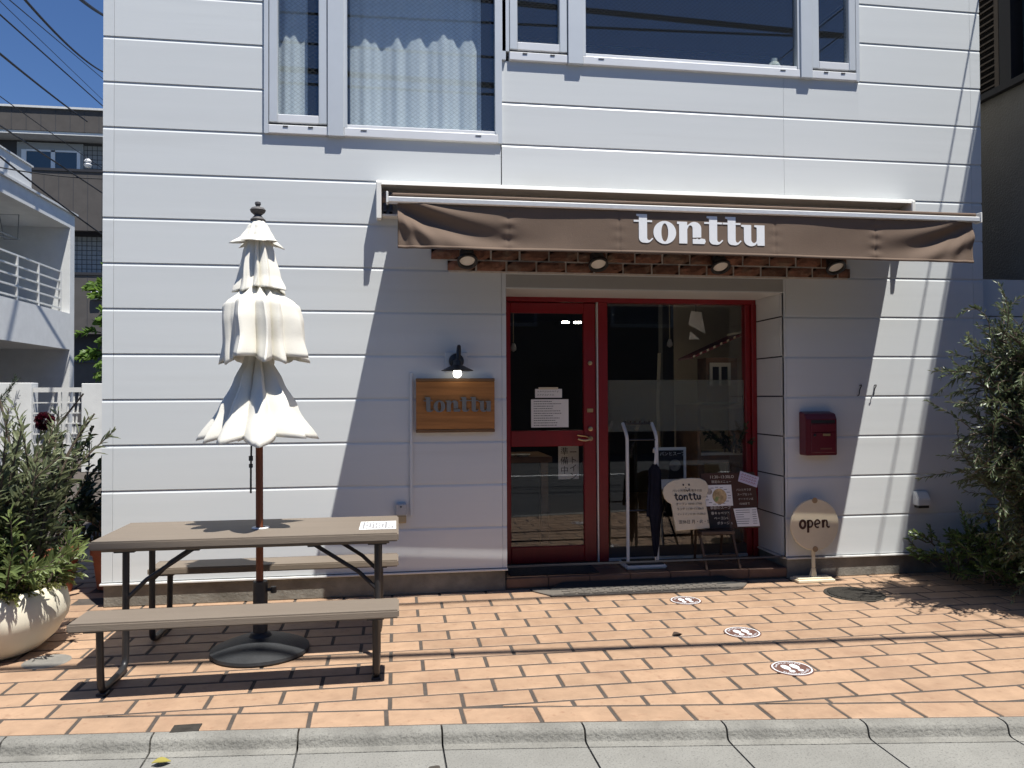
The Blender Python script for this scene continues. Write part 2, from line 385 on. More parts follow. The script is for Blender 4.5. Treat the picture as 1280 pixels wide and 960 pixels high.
L_U = [[(0, 104), (50, 104), (50, 30)] + arc(64, 30, 14, 18, 180, 360, 8) + [(78, 92), (66, 95), (66, 104), (118, 104), (118, 0), (82, 0), (79, 14)] + arc(50, 30, 37, 34, 310, 180, 9) + [(13, 92), (0, 95)]]
def word_tonttu(mb, x0, z0, width, y0, y1, zs=1.0):
    k = width/653; kz = k*zs
    for polys, ox in ((L_T, 0), (L_N, 213), (L_T, 348), (L_T, 441), (L_U, 535)):
        for p in polys: mb.prism([(x0+(ox+a)*k, z0+b*kz) for a, b in p], 'y', y0, y1)
    n = 28; oc = (96+56, 53)
    for i in range(n):
        a, b = 2*math.pi*i/n, 2*math.pi*(i+1)/n
        q = [(oc[0]+r*math.cos(t), oc[1]+h*math.sin(t)) for (r, h, t) in ((17, 46, a), (56, 58, a), (56, 58, b), (17, 46, b))]
        q = [(x0+u*k, z0+v*kz) for u, v in q]
        mb.hexa([(u, y0, v) for u, v in q]+[(u, y1, v) for u, v in q])
    return mb

# ------------------------------------------------------------------ ground, road, kerb
MB().box(-400, 400, -400, 400, -.5, -.085).build('ground', M_ASPH)
tag(bpy.data.objects['ground'], kind='structure')
tag(B('road_marking', M_LINE, None, -60, 60, -9.2, -9.0, -.084, -.080), kind='structure')

KX, KY = 0.5, -2.675                         # the kerb bends gently here
def kerb_y(x): return KY + (x-KX)*(-.098 if x < KX else -.132)
# terrace base (grout bed)
pts = [(-14, kerb_y(-14)), (KX, KY), (6.6, kerb_y(6.6)), (6.6, 24), (-14, 24)]
paving = tag(MB().prism(pts, 'z', -.4, -.0045).build('paving', M_GROUT), kind='structure')

def clip(poly, nx, ny, d):                    # keep nx*x+ny*y >= d
    out = []
    for (a, b) in zip(poly, poly[1:]+poly[:1]):
        da, db = nx*a[0]+ny*a[1]-d, nx*b[0]+ny*b[1]-d
        if da >= 0: out.append(a)
        if da*db < 0:
            t = da/(da-db); out.append((a[0]+(b[0]-a[0])*t, a[1]+(b[1]-a[1])*t))
    return out
def area(p): return abs(sum(a[0]*b[1]-b[0]*a[1] for a, b in zip(p, p[1:]+p[:1])))/2
def visible(x, y, z=0):
    v = Vector((x, y, z))-CAM_P; d = v.dot(CAM_F)
    return d > .3 and abs(v.dot(CAM_R)/d) < .68 and abs(v.dot(CAM_U)/d) < .52
def tile_mb(poly, h, mb):
    cx = sum(p[0] for p in poly)/len(poly); cy = sum(p[1] for p in poly)/len(poly)
    def inset(q, e):
        dx, dy = cx-q[0], cy-q[1]; l = math.hypot(dx, dy) or 1
        return (q[0]+math.copysign(min(e, abs(dx)), dx), q[1]+math.copysign(min(e, abs(dy)), dy))
    top = [(*inset(q, .003), h) for q in poly]; mid = [(*q, h-.003) for q in poly]; bot = [(*q, -.016) for q in poly]
    R = [[mb.bm.verts.new(p) for p in ring] for ring in (bot, mid, top)]
    mb.bm.faces.new(R[2]); n = len(poly)
    for a, b in ((R[0], R[1]), (R[1], R[2])):
        for i in range(n): mb.bm.faces.new([a[i], a[(i+1) % n], b[(i+1) % n], b[i]])
tiles = []
TP, RP, G, GX = .4005, .1985, .0245, .0225
def krow_y(x): return kerb_y(x)+.1975         # back line of the course along the kerb
for n in range(-5, 26):
    y1 = -1.845+RP*n+RP-G/2*1.0; y0 = -1.845+RP*n+G/2
    off = -.04 if n % 2 else .16
    for k in range(-20, 16):
        x0 = off+TP*k+GX/2; x1 = x0+TP-GX
        p = [(x0, y0), (x1, y0), (x1, y1), (x0, y1)]
        if y0 > 0.0 and x1 > -2.35: continue
        if x0 > 6.3: continue
        if x1 > 6.3: p = clip(p, -1, 0, -6.3)
        for s_ in (-.098, -.132):
            if (s_ == -.098) == ((x0+x1)/2 < KX):
                p = clip(p, -s_, 1, (KY+.1975+G-s_*KX)) if p else p
        if len(p) < 3 or area(p) < .0012: continue
        tiles.append(p)
for seg_s, lo, hi in ((-.098, -9, KX), (-.132, KX, 6.3)):
    x = lo if seg_s == -.132 else KX
    k = 0
    while True:
        if seg_s == -.132: a, b = KX+.02+.4*k-.18, KX+.02+.4*(k+1)-.18
        else: a, b = KX-.16-.4*(k+1), KX-.16-.4*k
        if a > 6.3 or b < -6: break
        a2, b2 = a+GX/2, b-GX/2
        tiles.append([(a2+.006, kerb_y(a2)+.012), (b2+.006, kerb_y(b2)+.012), (b2+.03*(0), krow_y(b2)), (a2, krow_y(a2))]); k += 1
shared = None; singles = []; rest = []
def cen(p): return (sum(q[0] for q in p)/len(p), sum(q[1] for q in p)/len(p))
for p in tiles:
    c = cen(p); (singles if visible(*c) else rest).append((math.hypot(c[0]-CAM_P.x, c[1]-CAM_P.y), p))
singles.sort(key=lambda t: t[0]); rest += singles[300:]; singles = singles[:300]
full = {}
for d, p in singles:
    c = cen(p); dz = random.uniform(-.0012, .0012)
    if len(p) == 4 and abs(area(p)-(TP-GX)*(RP-G)) < 1e-5 and abs(p[0][1]-p[1][1]) < 1e-6:
        if 'me' not in full:
            mb = MB(); tile_mb([(q[0]-c[0], q[1]-c[1]) for q in p], 0, mb); o = mb.build('tile', M_TILE, paving, loc=(*c, dz)); full['me'] = o.data
        else: link('tile', full['me'], paving, (*c, dz))
    else:
        mb = MB(); tile_mb([(q[0]-c[0], q[1]-c[1]) for q in p], 0, mb); mb.build('tile', M_TILE, paving, loc=(*c, dz))
mb = MB()
for d, p in rest: tile_mb(p, 0, mb)
tag(mb.build('tile_field', M_TILE, paving), kind='stuff')

# kerb blocks and gutter slabs: profile across the kerb (t away from terrace, z)
kerb = tag(MB().prism([(-14, kerb_y(-14)-.02), (KX, KY-.02), (7, kerb_y(7)-.02), (7, kerb_y(7)-.2), (KX, KY-.2), (-14, kerb_y(-14)-.2)], 'z', -.4, -.09).build('kerb', M_GROUT), kind='structure')
prof = [(t*.70, z) for t, z in [(.004, -.02), (.006, .001), (.06, .0), (.085, -.003), (.104, -.011), (.114, -.028), (.120, -.05), (.130, -.061), (.15, -.065), (.20, -.066), (.20, -.14), (.004, -.14)]]
def kerb_piece(x0, x1, prof, name, m):
    mb = MB(); n = len(prof)
    A = [mb.bm.verts.new((x0+.02*t, kerb_y(x0)-t, z)) for t, z in prof]; Bv = [mb.bm.verts.new((x1+.02*t, kerb_y(x1)-t, z)) for t, z in prof]
    mb.bm.faces.new(A); mb.bm.faces.new(Bv[::-1])
    for i in range(n): mb.bm.faces.new([A[i], Bv[i], Bv[(i+1) % n], A[(i+1) % n]])
    return mb.build(name, m, kerb, smooth=True)
x = .225-.72*5
while x < 5.5:
    kerb_piece(x+.004, x+.714, prof, 'kerb_block', M_KERB)
    kerb_piece(x+.004, x+.714, [(.146, -.067), (.66, -.078), (.66, -.14), (.146, -.14)], 'gutter_slab', M_GUT)
    x += .72
# small square metal cap let into the paving by the kerb, round caps
o = B('stopcock_cover', M_IRON, None, -1.14, -1.0, -2.53, -2.44, -.01, .004, .003)
tag(o, 'small square iron cover let into the paving beside the kerb', 'cover')
mb = MB().lathe([(0, .006), (.125, .006), (.14, .002), (.14, -.01)], (-2.229, -1.29, 0), 28)
tag(mb.build('round_cover', mat('cover_grey', (.2, .19, .17), .8, var=.2, scale=10)), 'round flat grey cover in the tiles beside the cream planter', 'cover')

# ------------------------------------------------------------------ the shop building
XL, XR = -2.361, 5.607
S = .37123; ZJ = 4.6577
shop = thing('shop_building', 'white building with horizontal panel cladding, red framed entrance and large upper windows', 'building', (1.6, 3, 0))
WINS = [(-1.09, .92, 3.905, 5.52), (.92, 4.322, 4.645, 6.0)]
DOOR = (.95, 3.545, 0, 2.765)
HOLES = WINS+[DOOR]
def board(x0, x1, z0, z1, full):
    """one cladding panel: flat face, sloped top lip and a recessed joint"""
    mb = MB()
    if full: pr = [(.03, z0), (0, z0), (0, z1-.030), (.007, z1-.014), (.009, z1-.013), (.009, z1), (.03, z1)]
    else: pr = [(.03, z0), (0, z0), (0, z1), (.03, z1)]
    mb.prism(pr, 'x', x0, x1)
    return mb.build('siding_board', M_SID, shop)
seams = [XL, -2.275, .912, 3.566, 5.499, XR]
for k in range(-4, 12):
    zt = ZJ-S*k; zb = zt-S
    for a, b in zip(seams, seams[1:]):
        a2, b2 = a+.0012, b-.0012
        pieces = [(a2, b2, zb, zt, True)]
        for hx0, hx1, hz0, hz1 in HOLES:
            out = []
            for (x0, x1, z0, z1, f) in pieces:
                if x1 <= hx0 or x0 >= hx1 or z1 <= hz0 or z0 >= hz1: out.append((x0, x1, z0, z1, f)); continue
                if x0 < hx0: out.append((x0, hx0, z0, z1, f))
                if x1 > hx1: out.append((hx1, x1, z0, z1, f))
                xa, xb = max(x0, hx0), min(x1, hx1)
                if z0 < hz0: out.append((xa, xb, z0, hz0, False))
                if z1 > hz1: out.append((xa, xb, hz1, z1, f))
            pieces = out
        for q in pieces:
            if q[1]-q[0] > .01 and q[3]-q[2] > .01: board(*q)
# wall core behind the cladding, made of plain slabs that leave the openings free
ZT = 8.6
for nm, bx in (('wall_core', (XL+.01, .95, .03, .25, .0, 3.9)), ('wall_core', (3.562, XR-.01, .03, .25, 0, 3.9)), ('wall_core', (.95, 3.562, .03, .25, 2.77, 3.9)),
               ('wall_core', (XL+.01, -1.09, .03, .25, 3.9, 6.1)), ('wall_core', (.92, XR-.01, .03, .25, 3.9, 4.64)), ('wall_core', (4.322, XR-.01, .03, .25, 4.64, 6.1)),
               ('wall_core', (-1.09, .92, .03, .25, 5.52, 6.1)), ('wall_core', (.92, 4.322, .03, .25, 6.0, 6.1))):
    B(nm, M_DARK, shop, *bx)
B('upper_wall', M_SID, shop, XL, XR, .0, .25, 6.146, ZT)
B('side_wall', M_SID, shop, XL, XL+.15, .25, 11, 0, ZT)
B('side_wall', M_SID, shop, XR-.15, XR, .25, 11, 0, ZT)
B('rear_wall', M_SID, shop, XL+.15, XR-.15, 10.8, 11, 0, ZT)
B('roof', M_FLASH, shop, XL+.15, XR-.15, .25, 10.8, ZT-.25, ZT-.02)
B('storey_floor', M_ROOMD, shop, XL+.15, XR-.15, .25, 10.8, 3.3, 3.6)
# foundation and its drip flashing
B('foundation', M_CONC, shop, XL+.012, .936, .012, .3, 0, .178, .006)
B('foundation', M_CONC, shop, 3.56, XR-.012, .012, .62, 0, .178, .006)
B('flashing', M_FLASH, shop, XL-.008, .955, -.022, .03, .180, .196, .003)
B('flashing', M_FLASH, shop, 3.548, XR, -.022, .03, .180, .196, .003)
B('corner_trim', M_DARK, shop, XL+.02, XR-.02, .012, .028, .196, .21)

# entrance recess: step, lintel, soffit, right return
stp = B('entrance_step', M_GROUT, shop, .94, 3.56, .022, .75, 0, .092)
for i in range(7):
    a = .945+i*.3735
    MB().box(a+.003, a+.370, .012, .3, .02, .1).build('step_tile', M_STEPT, stp, .005)
    MB().box(a+.003, a+.370, .306, .6, .04, .1).build('step_tile', M_STEPT, stp, .005)
M_LINT = mat('lintel_grey', (.33, .325, .305), .6, var=.06, scale=2)
B('lintel', M_LINT, shop, .95, 3.545, .004, .03, 2.65, 2.763)
B('soffit', M_TRIM, shop, .95, 3.545, .006, .56, 2.64, 2.6495)
for k in range(5, 12):
    zt, zb = ZJ-S*k, ZJ-S*(k+1)
    if k == 5: zt = 2.64
    B('return_board', M_SID, shop, 3.545, 3.56, .005, .075, zb, zt-(.014 if k > 5 else 0))
    B('return_board', M_SID, shop, 3.545, 3.56, .079, .6, zb, zt-(.014 if k > 5 else 0))
B('return_core', M_DARK, shop, 3.555, 3.6, .03, .62, .2, 2.77)
B('return_flashing', M_FLASH, shop, 3.53, 3.556, .03, .6, .18, .196)
B('left_return', M_SID, shop, .93, .948, .03, .6, .1, 2.77)

# --- windows upstairs
def window(x0, x1, z0, z1, lights, curtain):
    w = link('window', None, shop, ((x0+x1)/2, 0, z0))
    B('jamb', M_ALU, w, x0, x0+.035, -.03, .1, z0, z1)
    B('jamb', M_ALU, w, x1-.035, x1, -.03, .1, z0, z1)
    B('head', M_ALU, w, x0+.035, x1-.035, -.03, .1, z1-.05, z1)
    for (a, b, sash, zb) in lights:
        B('sill_rail', M_ALUW, w, a, b, -.034 if not sash else -.032, .09, z0, z0+.075, .006)
        if sash:                                # outward opening side light
            f = B('sash', M_ALU, w, a+.005, a+.075, -.03, .05, z0+.095, z1-.05, .005)
            B('sash', M_ALU, w, b-.075, b-.005, -.03, .05, z0+.095, z1-.05, .005)
            B('sash', M_ALUW, w, a+.075, b-.075, -.028, .05, z0+.095, z0+.165, .005)
            B('gap', M_DARK, w, a+.004, b-.004, 0, .06, z0+.078, z0+.093)
            B('pane', M_WIRE, w, a+.075, b-.075, .012, .018, z0+.165, z1-.05)
            B('latch', M_DARK, w, a+.12, a+.16, -.037, -.03, z0+.055, z0+.066)
            B('latch', M_DARK, w, b-.16, b-.12, -.037, -.03, z0+.055, z0+.066)
        else:
            B('pane', M_WIRE, w, a+.025, b-.025, .012, .018, z0+.105, z1-.05)
            B('bottom_rail', M_ALUW, w, a+.025, b-.025, -.022, .04, z0+.077, z0+.105, .004)
            B('stile', M_ALU, w, a, a+.025, -.03, .04, z0+.077, z1-.05)
            B('stile', M_ALU, w, b-.025, b, -.03, .04, z0+.077, z1-.05)
            for q in (a+.14, b-.2): B('drain_slot', M_DARK, w, q, q+.05, -.038, -.032, z0+.05, z0+.058)
    for m0, m1 in zip([l[1] for l in lights][:-1], [l[0] for l in lights][1:]):
        B('mullion', M_ALU, w, m0, m1, -.048, .09, z0-.006, z1-.05, .004)
    return w
window(*WINS[0], [(-1.055, -.57, True, 0), (-.435, .885, False, 0)], True)
window(*WINS[1], [(.985, 1.512, True, 0), (1.65, 3.722, False, 0), (3.838, 4.29, True, 0)], False)
B('filler', M_ALU, shop, .925, .985, -.03, .08, 4.72, 5.95)
# rooms upstairs
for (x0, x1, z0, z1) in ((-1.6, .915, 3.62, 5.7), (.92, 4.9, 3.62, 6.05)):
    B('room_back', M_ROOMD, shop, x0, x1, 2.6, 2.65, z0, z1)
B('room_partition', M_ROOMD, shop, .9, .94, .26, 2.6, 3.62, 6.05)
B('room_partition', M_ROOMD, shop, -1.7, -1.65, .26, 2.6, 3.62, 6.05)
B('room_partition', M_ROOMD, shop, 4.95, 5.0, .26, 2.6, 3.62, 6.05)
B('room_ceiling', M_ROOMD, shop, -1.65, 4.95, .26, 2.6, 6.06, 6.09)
def curtain(x0, x1, y, z0, z1, folds, amp, label, sw=0):
    def f(u, v):
        x = x0+(x1-x0)*u; ph = u*folds*2*math.pi
        yy = y+amp*(math.sin(ph+.9*math.sin(ph*.37+1))+.45*math.sin(ph*2.3+1.7+.8*math.sin(ph*.21)))*(.6+.4*v)+.012*math.sin(u*5+1)
        return (x+sw*v*v*math.sin(u*9)*.02, yy, z1+(z0-z1)*v)
    o = MB().grid(f, int(folds*14), 10).build('curtain', M_CURT, None, smooth=True, solid=.004)
    tag(o, label, 'curtain', None)
curtain(-.40, .76, .185, 3.93, 5.45, 5.3, .016, 'broad pleated white net curtain in the large upstairs pane')
curtain(-1.06, -.76, .20, 3.93, 5.45, 1.6, .016, 'narrow white curtain behind the slim upstairs side window')
# little jar on the sill inside the wide window
mb = MB().lathe([(0, 0), (.055, 0), (.06, .09), (.045, .12), (.03, .13), (.03, .16), (0, .165)], (3.55, .14, 4.72), 14)
tag(mb.build('jar', mat('jar_glass', (.5, .52, .45), .25, var=.4, scale=40)), 'small pale jar on the sill of the wide upstairs window', 'jar')

# --- red entrance: door and fixed window
Y0 = .58
ent = link('entrance_frame', None, shop, (2.2, Y0, .1))
B('jamb', M_RED, ent, .952, 1.0, Y0-.03, Y0+.08, .1, 2.64)
B('head', M_RED, ent, 1.0, 3.54, Y0-.03, Y0+.08, 2.596, 2.64)
B('mullion', M_RED, ent, 1.925, 2.018, Y0-.035, Y0+.08, .1, 2.596, .006)
B('jamb', M_RED, ent, 3.437, 3.49, Y0-.01, Y0+.08, .1, 2.596, .004)
B('jamb', M_RED, ent, 3.494, 3.543, Y0-.04, Y0+.08, .1, 2.596, .004)
B('seal', M_STEEL, ent, 1.908, 1.922, Y0-.036, Y0+.02, .1, 2.596)
B('sill', M_STEEL, ent, 2.018, 3.437, Y0-.03, Y0+.06, .1, .128, .004)
B('bottom_rail', mat('dark_rail', (.05, .04, .035), .6), ent, 2.018, 3.437, Y0-.0, Y0+.05, .128, .225)
B('pane', M_GLASS, ent, 2.018, 3.437, Y0+.02, Y0+.026, .225, 2.596)
B('frosted_band', M_FROST, ent, 2.018, 3.437, Y0+.028, Y0+.030, 1.343, 1.846)
door = link('door', None, shop, (1.45, Y0, .1))
B('stile', M_RED, door, 1.003, 1.073, Y0-.012, Y0+.045, .104, 2.59, .006)
B('stile', M_RED, door, 1.783, 1.905, Y0-.012, Y0+.045, .104, 2.59, .006)
B('top_rail', M_RED, door, 1.073, 1.783, Y0-.0115, Y0+.045, 2.488, 2.59, .006)
B('lock_rail', M_RED, door, 1.073, 1.783, Y0-.0115, Y0+.045, 1.212, 1.365, .006)
B('kick_rail', M_RED, door, 1.073, 1.783, Y0-.0115, Y0+.045, .104, .26, .006)
B('pane', M_GLASS, door, 1.073, 1.783, Y0+.012, Y0+.018, 1.365, 2.488)
B('pane', M_GLASS, door, 1.073, 1.783, Y0+.012, Y0+.018, .26, 1.212)
for z, r in ((2.009, .02), (1.376, .021)):
    MB().lathe([(0, -.03), (r*.5, -.03), (r*.55, -.02), (r, -.018), (r, 0), (0, 0)], (1.845, Y0-.012, z), 18, 'y').build('lock_cylinder', M_BRASS, door, smooth=True)
B('strike_plate', M_BRASS, door, 1.815, 1.875, Y0-.02, Y0-.012, 1.535, 1.572, .004)
mb = MB().lathe([(0, -.022), (.02, -.022), (.024, -.012), (.024, 0), (0, 0)], (1.845, Y0-.012, 1.283), 16, 'y')
mb.tube([(1.845, Y0-.04, 1.283), (1.845, Y0-.062, 1.283), (1.80, Y0-.066, 1.268), (1.75, Y0-.064, 1.27), (1.715, Y0-.06, 1.283)], .009, 8, smoothpath=1)
mb.tube([(1.845, Y0-.03, 1.283), (1.80, Y0-.035, 1.305), (1.74, Y0-.033, 1.312), (1.715, Y0-.03, 1.318)], .006, 6, smoothpath=1)
mb.build('handle', M_BRASS, door, smooth=True)

# --- inside the shop
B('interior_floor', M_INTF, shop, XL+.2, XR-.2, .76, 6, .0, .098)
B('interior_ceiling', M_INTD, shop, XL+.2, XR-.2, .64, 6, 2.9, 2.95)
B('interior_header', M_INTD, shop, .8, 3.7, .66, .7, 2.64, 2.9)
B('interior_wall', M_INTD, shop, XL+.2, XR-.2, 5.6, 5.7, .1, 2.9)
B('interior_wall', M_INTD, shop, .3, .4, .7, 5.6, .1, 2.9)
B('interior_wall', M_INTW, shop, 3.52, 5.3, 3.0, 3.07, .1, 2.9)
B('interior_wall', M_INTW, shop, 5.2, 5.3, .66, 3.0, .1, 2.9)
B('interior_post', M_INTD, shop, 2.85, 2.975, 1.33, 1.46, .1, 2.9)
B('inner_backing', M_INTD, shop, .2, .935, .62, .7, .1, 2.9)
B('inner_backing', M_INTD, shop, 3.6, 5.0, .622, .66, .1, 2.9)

# brick band over the entrance
band = B('brick_band', M_MORTAR, shop, .45, 4.18, -.018, -.001, 2.772, 3.06)
def brick(x0, x1, z0, z1):
    j = lambda: random.uniform(-.004, .004); d = random.uniform(-.008, .006)
    mb = MB(); nx, nz = 5, 3
    def f(u, v):
        x = x0+(x1-x0)*u; z = z0+(z1-z0)*v; e = min(u, 1-u, v, 1-v)
        return (x+(j() if 0 < u < 1 else 0), -.034+d+(random.uniform(-.005, .005) if e > 0 else .008), z+(j() if 0 < v < 1 else 0))
    mb.grid(f, nx, nz)
    mb.box(x0, x1, -.026+d, -.002, z0, z1)
    mb.build('brick', M_BRICK, band)
for r in range(3):
    z0 = 2.785+r*.097
    x = .44 if r % 2 == 0 else .30
    while x < 4.1:
        w = random.uniform(.235, .25)
        brick(x, min(x+w, 4.195), z0, z0+.082); x += w+.017

# ------------------------------------------------------------------ awning
awn = thing('awning', 'brown fabric retractable awning with white shop lettering over the entrance', 'awning', (2.3, -.1, 3.2))
AX0, AX1 = -.165, 4.775
cs = MB().prism([(-.005, 3.50), (-.06, 3.515), (-.14, 3.508), (-.172, 3.49), (-.178, 3.468), (-.168, 3.468), (-.15, 3.48), (-.03, 3.468), (-.005, 3.45)], 'x', AX0+.045, AX1-.04).build('case_hood', M_CASE, awn, smooth=True)
B('case_back', M_CASE, awn, AX0+.045, AX1-.04, -.02, -.004, 3.22, 3.449)
B('case_floor', M_CASE, awn, AX0+.05, .25, -.09, -.02, 3.225, 3.24)
for x0, x1 in ((AX0, AX0+.044), (AX1-.039, AX1)):
    MB().prism([(-.004, 3.515), (-.13, 3.515), (-.176, 3.49), (-.182, 3.18), (-.16, 3.17), (-.155, 3.2), (-.004, 3.2)], 'x', x0, x1).build('end_bracket', M_CASE, awn, .006)
MB().tube([(AX0+.05, -.085, 3.37), (AX1-.045, -.085, 3.37)], .048, 14).build('roller', M_FAB, awn, smooth=True)
for q in (.0, .05): MB().box(AX0+.06+q, AX0+.085+q, -.11, -.02, 3.26, 3.42).build('side_gear', M_BLACK, awn)
BX0, BX1, BY, BZ = -.06, 4.79, -.95, 3.150
def roof_f(u, v):
    xa, xb = .02+(BX0+.035-.02)*v, 4.72+(BX1-.035-4.72)*v
    x = xa+(xb-xa)*u; y = -.10+(BY+.03+.10)*v
    z = 3.405+(BZ+.03-3.405)*v-.022*math.sin(math.pi*v)*(1-.6*abs(2*u-1))+.004*math.sin(u*17)*math.sin(math.pi*v)
    return (x, y, z)
MB().grid(roof_f, 60, 12).build('canopy', M_FAB, awn, smooth=True, solid=.004)
B('front_bar', M_BARM, awn, BX0, BX1, BY-.035, BY+.03, BZ-.032, BZ+.012, .008)
B('front_bar_lip', M_FAB, awn, BX0+.03, BX1-.03, BY-.03, BY+.02, BZ+.013, BZ+.04, .008)
for x in (BX0-.012, BX1-.004): B('bar_cap', M_CASE, awn, x, x+.016, BY-.04, BY+.035, BZ-.037, BZ+.046, .003)
VX0, VX1, VZ0, VZ1 = .012, 4.735, 2.788, 3.122
def val_y(x, z):
    t = (VZ1-z)/(VZ1-VZ0)                      # 0 top, 1 bottom
    y = BY-.012
    for sx, xe in ((1, VX0), (-1, VX1)):
        d = (x-xe)*sx                          # distance from that end
        if d < 1.6:
            # a swag fold that sweeps from the top corner down towards the middle
            zc = .05+.95*(1-math.exp(-d*1.9)); g = math.exp(-((t-zc)/(.13+.12*d))**2)
            y += (.040 if sx == 1 else .028)*g*max(0, 1-d/1.25)*min(1, d*9+.25)
            zc2 = zc-.28-.1*d; g2 = math.exp(-((t-zc2)/(.12+.08*d))**2)
            y -= .026*g2*max(0, 1-d/1.0)*min(1, d*5)
            ph_ = math.atan2(t*.33+.01, d+.01); y += .007*math.sin(ph_*19+sx)*math.exp(-1.6*d)*min(1, 3*math.hypot(d, t*.33))
            zc3 = zc+.33; y -= .03*math.exp(-((t-zc3)/.16)**2)*max(0, 1-d/.6)
    soft = .004*math.sin(x*7.3+2*t)+.005*math.sin(x*3.1-4*t+1)
    far = min(1, max(0, abs(x-2.37)-.62)*2.5)
    y += (.25+.75*far)*soft*t+.012*math.sin(t*2.5)*math.sin(x*1.15)**2*(.15+.85*far)
    for xs in (.85, 1.72, 3.0, 3.87):          # stitched seams with tiny puckers
        e = (x-xs)
        y += .004*math.exp(-(e/.008)**2)+.0035*math.sin(z*75)*math.exp(-(e/.05)**2)*(.3+.7*far)
    return y
def val_f(u, v):
    x = VX0+(VX1-VX0)*u; z = VZ1+(VZ0-VZ1)*v
    z -= (.012*math.sin(u*math.pi)-.008*math.sin(u*13)*.3)*v*0
    return (x, val_y(x, z), z+.01*math.sin(u*math.pi)*v)
val = MB().grid(val_f, 420, 30).build('valance', M_FAB, awn, smooth=True, solid=.003)
def hem(z0, z1, dy):
    return MB().grid(lambda u, v: (VX0+(VX1-VX0)*u, val_y(VX0+(VX1-VX0)*u, z0+(z1-z0)*v)+dy, z0+(z1-z0)*v+.01*math.sin(u*math.pi)), 420, 2)
hem(VZ0-.004, VZ0+.018, -.004).build('hem', M_FAB, val, smooth=True, solid=.004)
mb = word_tonttu(MB(), 1.835, 2.868, 1.075, -.0012, .003, .93)
mb.build('lettering', M_WHITE, val, xf=lambda c: Vector((c.x, val_y(c.x, c.z)-.004+c.y, c.z+.01)))
for x, s_ in ((.7, 1), (4.05, -1)):            # folding arms under the fabric
    mb = MB().tube([(x, -.12, 3.27), (x+s_*.5, -.45, 3.2)], .024, 8); mb.tube([(x+s_*.5, -.45, 3.2), (x+s_*.08, BY+.05, BZ-.01)], .02, 8)
    mb.build('arm', M_CASE, awn, smooth=True)

# the right arm is let out a little further, so the front bar stands askew to the wall
for o in awn.children_recursive:
    for v in o.data.vertices:
        t_ = min(1.1, max(0, (-v.co.y-.2)/.75)); x_ = v.co.x
        v.co = (x_-t_*max(0, x_)*.02, v.co.y-t_*.018*x_, v.co.z-t_*.006*x_)

# ------------------------------------------------------------------ spot lamps, wall lamp, sign
SPOTL = ('round black spot lamp at the wooden sign end of the brick band', 'round black spot lamp on the brick band right over the door edge', 'round black spot lamp on the brick band over the shop window', 'round black spot lamp at the mailbox end of the brick band')
def spot(x, z, i):
    t = thing('spot_lamp', SPOTL[i], 'lamp', (x, -.03, z), 'spot lamps on the brick band')
    ax = Vector((0, -.55, -.83)).normalized(); c = Vector((x, -.13, z))
    mb = MB().lathe([(.03, .09), (.06, .075), (.068, .0), (.088, -.02), (.088, -.045), (.07, -.045), (.066, -.02), (0, -.02)], (0, 0, 0), 24)
    q = Vector((0, 0, -1)).rotation_difference(ax)
    mb.build('housing', M_BLACK, t, smooth=True, xf=lambda v: c+q @ v)
    mb = MB().lathe([(0, -.03), (.04, -.032), (.066, -.022), (.064, -.018), (0, -.018)], (0, 0, 0), 24)
    mb.build('lens', M_LENS, t, smooth=True, xf=lambda v: c+q @ v)
    MB().tube([(x, -.12, z+.06), (x, -.06, z+.075), (x, -.03, z+.07)], .016, 8).build('bracket', M_BLACK, t)
for i, (x, z) in enumerate(((.60, 2.872), (1.745, 2.868), (2.87, 2.868), (3.985, 2.885))): spot(x, z, i)

lamp = thing('wall_lamp', 'black gooseneck wall lamp with shallow shade and lit bulb above the wooden sign', 'lamp', (.51, 0, 1.99))
B('base_plate', M_TRIM, lamp, .414, .607, -.02, -.001, 1.90, 2.075, .004)
MB().lathe([(0, -.052), (.04, -.05), (.062, -.035), (.066, -.02), (.066, -.019), (0, -.019)], (.512, 0, 2.0), 26, 'y').build('rose', M_BLACK, lamp, smooth=True)
MB().tube([(.53, -.045, 2.0), (.535, -.06, 2.06), (.533, -.085, 2.115), (.525, -.13, 2.125), (.515, -.165, 2.08), (.51, -.175, 1.99), (.508, -.176, 1.96)], .015, 10, smoothpath=2).build('neck', M_BLACK, lamp, smooth=True)
MB().lathe([(.02, .085), (.032, .08), (.036, .04), (.055, .034), (.135, -.005), (.134, -.009), (.052, .026), (.02, .03)], (.508, -.176, 1.918), 36).build('shade', M_BLACK, lamp, smooth=True)
MB().lathe([(.018, .05), (.022, .02), (.034, -.004), (.037, -.022), (.03, -.044), (.015, -.056), (0, -.058)], (.508, -.176, 1.908), 20).build('bulb', M_BULB, lamp, smooth=True)

sign = thing('wooden_sign', 'square wooden shop sign with raised grey letters under the wall lamp', 'sign', (.5, -.03, 1.39))
B('board', M_WOODS, sign, .165, .838, -.062, -.004, 1.415, 1.822, .003)
B('cap_strip', M_WOODSD, sign, .163, .840, -.064, -.003, 1.823, 1.85, .004)
B('base_strip', M_WOODSD, sign, .163, .840, -.064, -.003, 1.386, 1.414, .004)
word_tonttu(MB(), .228, 1.563, .575, -.078, -.062).build('letters', M_GREYL, sign)

o = B('conduit', M_TRIM, None, .112, .137, -.024, -.001, .675, 1.90, .004)
tag(o, 'thin white vertical cable duct beside the wooden sign', 'duct')
t = thing('socket_box', 'grey outdoor socket box with tan cover on the wall by the table', 'socket', (.03, 0, .62))
B('housing', M_PLAS, t, -.01, .083, -.05, -.002, .685, .785, .008)
B('cover', mat('tan_plastic', (.42, .33, .19), .6), t, -.005, .08, -.046, -.002, .62, .683, .006)
B('screw', M_BLACK, t, .028, .042, -.053, -.05, .755, .765)

